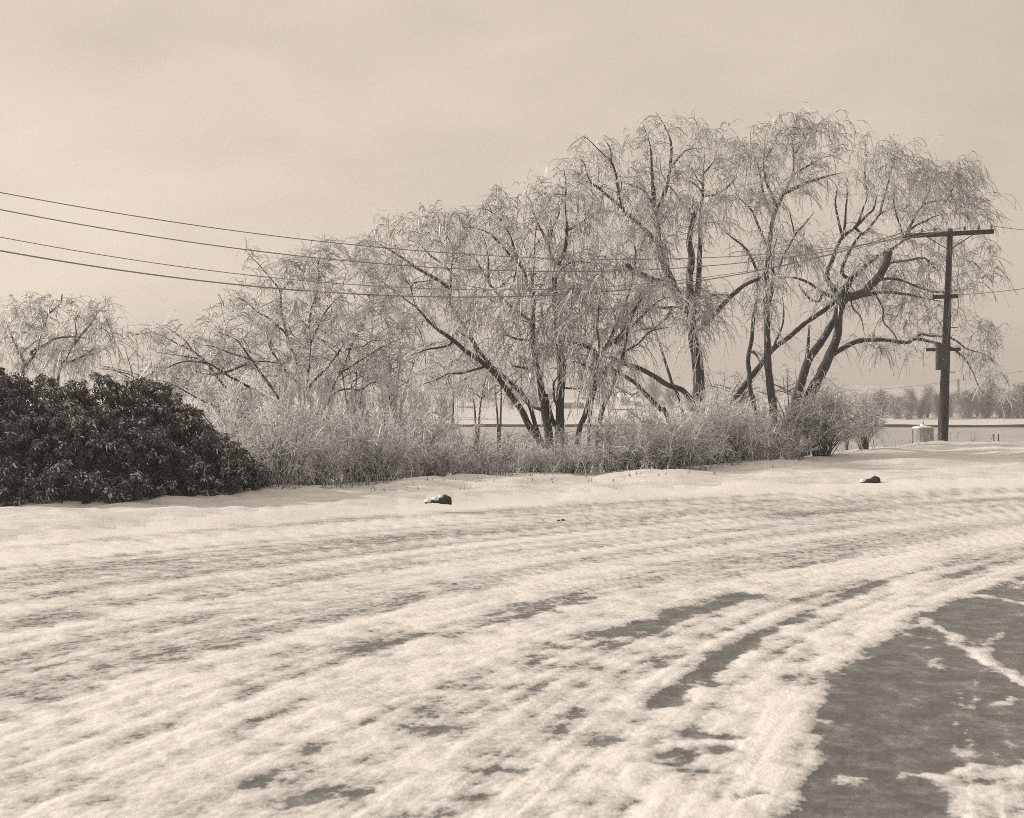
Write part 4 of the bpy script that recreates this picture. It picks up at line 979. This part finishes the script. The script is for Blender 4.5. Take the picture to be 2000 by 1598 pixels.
for d in (-.7, .7):
    a = Acc(); c1 = ctop + ARM_D * d - UPV * .1 - ARM_N * .03; c0 = np.array([polex(zy(490)), PY, zy(490)]) - ARM_N * .16
    tubes(a, np.array([c0, c1]), np.array([.016, .016]), 4); a.build('brace', M_IRON, pole, origin=og)
a = Acc(); c = np.array([polex(zy(697)) - .20, PY - .27, zy(699)])
box(a, c, (.34, .2, .74), rz=-.03); bx_ = a.build('switch_box', M_BOX, pole, smooth=False, origin=og)
a = Acc(); box(a, c + [0, -.02, .39], (.40, .27, .035), rz=-.03); a.build('box_lid', M_IRON, bx_, smooth=False, origin=og)
a = Acc(); box(a, c + [-.02, -.113, -.06], (.035, .03, .035)); a.build('latch', M_ZINC, bx_, smooth=False, origin=og)
for (x0, y0), (x1, y1) in [((1838, 640), (1853, 690)), ((1846, 690), (1856, 560)), ((1850, 640), (1857, 480))]:
    a = Acc(); p = [at(x, y, PY - .17) for x, y in [(x0, y0), ((x0 + x1) / 2 + 4, (y0 + y1) / 2), (x1, y1)]]
    tubes(a, resample(np.array(p), .1), np.full(len(resample(np.array(p), .1)), .008), 4, .8); a.build('lead_wire', M_WIRE, pole, origin=og)
for y_ in (727, 640, 520):
    a = Acc(); p = np.array([polex(zy(y_)), PY, zy(y_)]); tubes(a, np.array([p, p + [.30, -.05, 0]]), np.array([.012, .012]), 4); a.build('step_bolt', M_IRON, pole, origin=og)
# wires: run from the crossarm towards a pole far off to the left, heights fitted to the photo
def wire(pts, p_end, r, label, plan=(-19, 16.3)):
    pl0, pl1 = np.array([p_end[0], p_end[1]]), np.array(plan)
    ts, zs = [0.0], [p_end[2]]
    for x, y in pts:
        k = (x - 1000) / FPX
        t = (k * pl0[1] - pl0[0]) / ((pl1[0] - pl0[0]) - k * (pl1[1] - pl0[1]))
        Yw = pl0[1] + t * (pl1[1] - pl0[1])
        ts.append(t); zs.append(EYE - (y - HOR) * Yw / FPX)
    cf = np.polyfit(ts, zs, 2, w=[4] + [1] * len(pts)); cf[2] = p_end[2]
    t = np.linspace(0, 1, 70)
    P = np.stack([pl0[0] + t * (pl1[0] - pl0[0]), pl0[1] + t * (pl1[1] - pl0[1]), np.polyval(cf, t)], 1)
    a = Acc(); tubes(a, P, np.full(70, r), 5); tag(a.build('overhead_wire', M_WIRE), label, 'wire', 'wires strung to the utility pole')
wire([(42,390),(640,465),(1000,499),(1245,507),(1490,506)], INS[3] + UPV * .1, .0105, 'topmost overhead wire crossing the sky from the left edge')
wire([(42,426),(600,494),(880,518),(1224,529),(1490,522)], INS[2] + UPV * .1, .012, 'second overhead wire from the top, crossing in front of the willows')
wire([(42,478),(400,522),(800,555),(1160,563),(1300,558)], INS[1] + UPV * .1, .009, 'thin third overhead wire from the top')
wire([(42,505),(400,546),(800,573),(1000,576),(1350,553),(1525,532)], INS[0] + UPV * .1, .0155, 'lowest and thickest overhead wire crossing the trees')
for p, (x1, y1), lb in [(INS[5] + UPV * .1, (2100, 452), 'short wire leaving the right end of the top crossarm'), (np.array([polex(zy(578)), PY - .1, zy(578)]), (2100, 548), 'single wire running right from the middle of the utility pole')]:
    e = at(x1, y1, 36.5); t = np.linspace(0, 1, 20)[:, None]
    P = p + (e - p) * t; P[:, 2] -= .25 * (t * (1 - t))[:, 0]
    a = Acc(); tubes(a, P, np.full(20, .010), 5); tag(a.build('overhead_wire', M_WIRE), lb, 'wire', 'wires strung to the utility pole')

# ---------------------------------------------------------------- drum beside the pole
def lathe(acc, c, prof, n=28, tone=0.0):
    tubes(acc, np.array([np.asarray(c) + [0, 0, z] for z, r in prof]), np.array([r for z, r in prof]), n)
dc = at(1803, 862, 36.2)
dz = float(terrain(dc[None, 0], dc[None, 1])[0])
dr = empty('metal_tank', (dc[0], dc[1], dz)); tag(dr, 'round galvanised metal tank with snow-topped lid beside the utility pole', 'tank'); og = dr.location
hz = dc[2] + .42
def ring_tube(c, prof, n=28):
    a = Acc(); ang_ = np.arange(n) * 2 * math.pi / n
    V = np.array([[c[0] + r * math.cos(t), c[1] + r * math.sin(t), z] for z, r in prof for t in ang_])
    Qs = [[j * n + k, j * n + (k + 1) % n, (j + 1) * n + (k + 1) % n, (j + 1) * n + k] for j in range(len(prof) - 1) for k in range(n)]
    a.add(V, Qs); return a
ring_tube(dc, [(dz - .1, .29), (dz + .03, .30), (dz + .05, .31), (dz + .08, .30), (hz - .06, .305), (hz - .04, .318), (hz, .318), (hz, .28)]).build('body', M_ZINC, dr, origin=og)
ring_tube(dc, [(hz - .005, .325), (hz + .025, .325), (hz + .045, .24), (hz + .07, .10), (hz + .075, .001)]).build('lid', M_SNOWCAP, dr, origin=og)
ring_tube(dc, [(hz + .06, .085), (hz + .11, .08), (hz + .125, .001)]).build('vent_collar', M_SNOWCAP, dr, origin=og)
ring_tube(dc, [(hz + .10, .014), (hz + .21, .014), (hz + .215, .001)], 8).build('knob', M_IRON, dr, origin=og)
a = Acc(); tubes(a, np.array([[dc[0] - .30, dc[1] - .02, dz - .05], [dc[0] - .345, dc[1] - .03, dz + .1], [dc[0] - .345, dc[1] - .03, hz - .06], [dc[0] - .29, dc[1], hz - .03]]), np.full(4, .008), 5)
a.build('hoop', M_IRON, dr, origin=og)
for k in range(14):                              # corrugation ribs on the drum
    t = k * 2 * math.pi / 14
    a = Acc(); tubes(a, np.array([[dc[0] + .303 * math.cos(t), dc[1] + .303 * math.sin(t), z] for z in (dz + .1, hz - .07)]), np.full(2, .009), 4); a.build('rib', M_ZINC, dr, origin=og)
for k, (x, y0, y1) in enumerate([(1941, 848, 869), (1950, 848, 870)]):
    a = Acc(); p0, p1 = at(x, y1, 35.2), at(x, y0, 35.2); p0[2] -= .15
    tubes(a, np.array([p0, (p0 + p1) / 2 + [.005, 0, 0], p1]), np.array([.02, .018, .016]), 6, cap=True)
    tag(a.build('stake', M_POLE), ['left one of two short dark stakes in the snow right of the utility pole', 'right one of two short dark stakes in the snow right of the utility pole'][k], 'stake', 'pair of stakes')

# ---------------------------------------------------------------- dark stones on the verge
def stone(name, label, x, y, dims, rz, seed, profile, cap):
    r = np.random.default_rng(seed)
    Y = (EYE) * FPX / (y - HOR); X = (x - 1000) * Y / FPX
    k = np.argmin((GX - X) ** 2 + (GY - Y) ** 2); z = GZ.reshape(-1)[k]
    Y = (EYE - z) * FPX / (y - HOR); X = (x - 1000) * Y / FPX
    root = empty(name, (X, Y, z)); root.rotation_euler.z = rz
    tag(root, label, 'rock', 'dark rocks lying on the snowy verge')
    n, m = 10, 9
    V = []
    for i in range(m):
        t = i / (m - 1); hgt, wd, lift = [np.interp(t, [0, .25, .5, .75, 1], q) for q in profile]
        for j in range(n):
            a_ = 2 * math.pi * j / n; f = 1 + r.normal() * .07
            V.append([(t - .5) * dims[0], math.cos(a_) * wd * dims[1] / 2 * f, lift * dims[2] + max(-.5, math.sin(a_)) * hgt * dims[2] / 2 * f + hgt * dims[2] * .22])
    Qs = [[i * n + j, i * n + (j + 1) % n, (i + 1) * n + (j + 1) % n, (i + 1) * n + j] for i in range(m - 1) for j in range(n)]
    V += [[-.52 * dims[0], 0, profile[2][0] * dims[2] + .05 * dims[2]], [.52 * dims[0], 0, profile[2][-1] * dims[2] + .1 * dims[2]]]
    c0, c1 = n * m, n * m + 1
    Qs += [[c0, (j + 1) % n, j, j] for j in range(n)] + [[c1, (m - 1) * n + j, (m - 1) * n + (j + 1) % n, (m - 1) * n + (j + 1) % n] for j in range(n)]
    a = Acc(); a.add(np.array(V), np.array(Qs)); a.build('stone', M_ROCK, root, smooth=False)
    for (t, sx, sy, dzc) in cap:                  # crusts of snow on top
        a = Acc(); hgt, wd, lift = [np.interp(t, [0, .25, .5, .75, 1], q) for q in profile]
        c = np.array([(t - .5) * dims[0], -.1 * dims[1] * wd, (lift + hgt * .62 + dzc) * dims[2]])
        rings = [(-.5, .9), (-.2, 1.05), (.25, .8), (.5, .02)]
        V = [[c[0] + sx * q * math.cos(u) * (1 + .15 * r.normal()), c[1] + sy * q * math.sin(u) * (1 + .15 * r.normal()), c[2] + .05 * h_] for h_, q in rings for u in np.arange(12) * math.pi / 6]
        Qs = [[i * 12 + j, i * 12 + (j + 1) % 12, (i + 1) * 12 + (j + 1) % 12, (i + 1) * 12 + j] for i in range(3) for j in range(12)]
        a.add(np.array(V), np.array(Qs)); a.build('snow_crust', M_SNOWCAP, root)
stone('rock', 'jagged dark rock with snow crust lying left of centre on the verge', 856, 983, (.35, .22, .17), .05, 5, ([.35, .35, .6, 1.0, .75], [.5, .6, .8, 1, .7], [0, .05, .05, .0, -.1]), [(.12, .05, .06, 0), (.42, .06, .07, .03), (.62, .045, .04, .02)])
stone('rock', 'smooth tapering dark rock lying on the verge below the vase-shaped shrub', 1700, 944, (.31, .21, .18), -.05, 6, ([.35, .5, .65, .95, .8], [.6, .8, .9, 1, .8], [.0, .0, .0, .05, .0]), [(.06, .045, .07, .05)])
for x, y, s, lb in [(1091, 1018, .024, 'left one of two tiny dark clods on the icy road'), (1100, 1017, .028, 'right one of two tiny dark clods on the icy road')]:
    Y = EYE * FPX / (y - HOR); X = (x - 1000) * Y / FPX; k = np.argmin((GX - X) ** 2 + (GY - Y) ** 2)
    a = Acc(); r = np.random.default_rng(int(x)); n = 8
    prof = [(-.3, .7), (.1, 1), (.5, .75), (.75, .05)]
    V = [[X + s * q * math.cos(u) * (1 + .2 * r.normal()), Y + s * q * math.sin(u) * (1 + .2 * r.normal()), GZ.reshape(-1)[k] + s * h_] for h_, q in prof for u in np.arange(n) * 2 * math.pi / n]
    a.add(np.array(V), [[i * n + j, i * n + (j + 1) % n, (i + 1) * n + (j + 1) % n, (i + 1) * n + j] for i in range(3) for j in range(n)])
    tag(a.build('clod', M_ROCK, None, smooth=False), lb, 'clod', 'clods on the road')

# ---------------------------------------------------------------- far side of the pond: trees, houses, a pole
def far_tree_meshes(seed, h=4.5, w=3.2, stems=9, n=1500):
    global rng
    rng = np.random.default_rng(seed)
    sa, ta = Acc(), Acc()
    az = rng.uniform(0, 6.28, stems); o_ = rng.random(stems)
    t = np.linspace(0, 1, 6)[None, :]
    P = np.stack([np.cos(az)[:, None] * o_[:, None] * w * .45 * t ** 1.3, np.sin(az)[:, None] * o_[:, None] * w * .45 * t ** 1.3, -.2 + (h * rng.uniform(.6, .98, stems))[:, None] * t], -1) + rng.normal(size=(stems, 6, 3)) * .06
    tubes(sa, P, .07 * (1 - .75 * t) * np.ones((stems, 1)), 4, .1)
    si = rng.integers(0, stems, n); ti = rng.uniform(.15, 1, n) ** .8 * 4.999; k = ti.astype(int); fr = (ti - k)[:, None]
    P0 = P[si, k] * (1 - fr) + P[si, k + 1] * fr
    D = norm(rng.normal(size=(n, 3)) + [0, 0, .35])
    r = rng.uniform(.012, .026, n)
    Pt = twig_batch(ta, P0, D, rng.uniform(.5, 1.3, n), rng.uniform(0, .7, n), r, r * .5, np.clip(rng.normal(.5, .22, n), 0, 1), K=4)
    return sa.mesh('trunk', M_FAR), ta.mesh('crown', M_FAR)  # stems share the twig colour that has haze painted into it
FV = [far_tree_meshes(500 + k, h, w_) for k, (h, w_) in enumerate([(4.5, 3.6), (3.6, 4.2), (5.2, 3.2)])]
def far_tree(X, Y, s, v, label, group, sz=1.0):
    gz = float(terrain(np.array([X]), np.array([Y]))[0])
    e = empty('far_tree', (X, Y, gz - .05)); e.scale = (s, s, s * sz); e.rotation_euler.z = rr_.uniform(0, 6.28)
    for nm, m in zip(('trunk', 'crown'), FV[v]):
        o = link(nm, m, e)
        if nm == 'crown': o['kind'] = 'stuff'
    tag(e, label, 'tree', group)
k = 0
for x in np.arange(1690, 2040, 15.5):
    Y = rr_.uniform(150, 166)
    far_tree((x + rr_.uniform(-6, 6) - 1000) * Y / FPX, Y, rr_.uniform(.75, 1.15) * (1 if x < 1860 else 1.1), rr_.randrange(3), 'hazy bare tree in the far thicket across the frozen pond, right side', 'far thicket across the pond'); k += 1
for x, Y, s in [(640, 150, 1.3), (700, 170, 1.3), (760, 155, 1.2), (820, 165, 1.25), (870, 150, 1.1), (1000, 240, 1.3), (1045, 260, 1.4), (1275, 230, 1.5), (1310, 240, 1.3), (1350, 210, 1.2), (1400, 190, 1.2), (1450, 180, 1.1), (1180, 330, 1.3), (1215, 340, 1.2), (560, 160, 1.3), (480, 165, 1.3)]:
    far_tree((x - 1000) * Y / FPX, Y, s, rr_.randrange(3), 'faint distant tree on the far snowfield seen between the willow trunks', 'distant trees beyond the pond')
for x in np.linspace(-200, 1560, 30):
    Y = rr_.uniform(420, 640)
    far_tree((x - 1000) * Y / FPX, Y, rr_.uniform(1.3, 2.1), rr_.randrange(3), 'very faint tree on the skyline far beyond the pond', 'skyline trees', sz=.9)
def house(x0, x1, ybase, ywall, yroof, Y, wallm, label, nwin, chim=True, deep=8):
    p0, p1 = at(x0, ybase, Y), at(x1, ybase, Y); cx_, wd = (p0[0] + p1[0]) / 2, p1[0] - p0[0]
    g = min(float(terrain(np.array([cx_]), np.array([Y]))[0]), p0[2]) - .2
    hw = at(x0, ywall, Y)[2]; hr = at(x0, yroof, Y)[2]
    root = empty('house', (cx_, Y, g)); tag(root, label, 'house', 'far houses'); og = root.location
    a = Acc(); box(a, (cx_, Y + deep / 2, (g + hw) / 2), (wd, deep, hw - g)); a.build('wall', wallm, root, smooth=False, origin=og)
    a = Acc(); e = .3
    V = [(cx_ - wd / 2 - e, Y - e, hw - .05), (cx_ + wd / 2 + e, Y - e, hw - .05), (cx_ + wd / 2 + e, Y + deep + e, hw - .05), (cx_ - wd / 2 - e, Y + deep + e, hw - .05), (cx_ - wd / 2 - e, Y + deep / 2, hr), (cx_ + wd / 2 + e, Y + deep / 2, hr)]
    a.add(np.array(V), np.array([[0, 1, 5, 4], [2, 3, 4, 5], [0, 4, 3, 3], [1, 2, 5, 5], [3, 2, 1, 0]]))
    rf = a.build('roof', M_SNOWCAP, root, smooth=False, origin=og)
    if chim:
        a = Acc(); box(a, (cx_ + wd * .2, Y + deep / 2, hr + .2), (.7, .7, 1.6)); a.build('chimney', M_WALL2, rf, smooth=False, origin=og)
    for k in range(nwin):
        xw = cx_ - wd / 2 + wd * (k + .5) / nwin
        a = Acc(); box(a, (xw, Y - .01, hw - (hw - max(g, p0[2])) * .5), (min(1.1, wd / nwin * .5), .12, (hw - max(g, p0[2])) * .4)); a.build('window', M_PANE, root, smooth=False, origin=og)
house(1096, 1141, 806, 786, 781, 250, M_WALL2, 'long grey far building behind the twin trunks, row of windows', 7, False)
house(1196, 1240, 809, 798, 793, 230, M_WALL2, 'low long far shed with snowy roof beside the draped willow', 3, False)
house(1212, 1232, 792, 776, 767, 300, M_WALL, 'pale far house with dark windows and chimney under an arching branch', 2)
house(1238, 1252, 796, 784, 777, 290, M_WALL2, 'small dark far house right of the pale one', 1)
house(1284, 1300, 794, 782, 771, 300, M_WALL, 'rightmost small far house left of the stout trunk', 2)
house(893, 930, 806, 792, 786, 260, M_WALL, 'far house half hidden behind the leftmost saplings', 3)
pf = at(1871, 820, 190); a = Acc(); tp = at(1871, 741, 190)
tubes(a, np.array([[pf[0], 190, -2.2], (pf + tp) / 2, tp]), np.array([.3, .27, .24]), 8, cap=True)
fp = a.build('far_pole', M_WALL2); tag(fp, 'thick faint far pole sticking up from the thicket right of the utility pole', 'pole')
P = resample(np.array([at(1640, 765, 190), at(1760, 757, 190), at(1871, 743, 190), at(1958, 731, 190), at(2080, 712, 190)]), 2.0)
a = Acc(); tubes(a, P, np.full(len(P), .035), 4); tag(a.build('far_wire', M_WIRE), 'faint far wire sloping up behind the utility pole', 'wire')

# ---------------------------------------------------------------- haze
a = Acc(); box(a, (0, 0, 8.5), (2960, 2960, 28))
hzm = bpy.data.materials.new('winter_haze'); hzm.use_nodes = True; hn = hzm.node_tree; hn.nodes.clear()
ho = hn.nodes.new('ShaderNodeOutputMaterial'); hv = hn.nodes.new('ShaderNodeVolumePrincipled')
hv.inputs['Color'].default_value = (.92, .92, .92, 1); hv.inputs['Density'].default_value = 0.0019; hv.inputs['Anisotropy'].default_value = 0.2
hn.links.new(hv.outputs[0], ho.inputs['Volume'])
tag(a.build('haze', hzm, None, smooth=False), 'thin pale winter haze in the air over the whole scene', 'haze', kind='stuff')
print('TRIS', sum(len(m.loops) - 2 * len(m.polygons) for m in bpy.data.meshes), 'objects', len(bpy.data.objects))
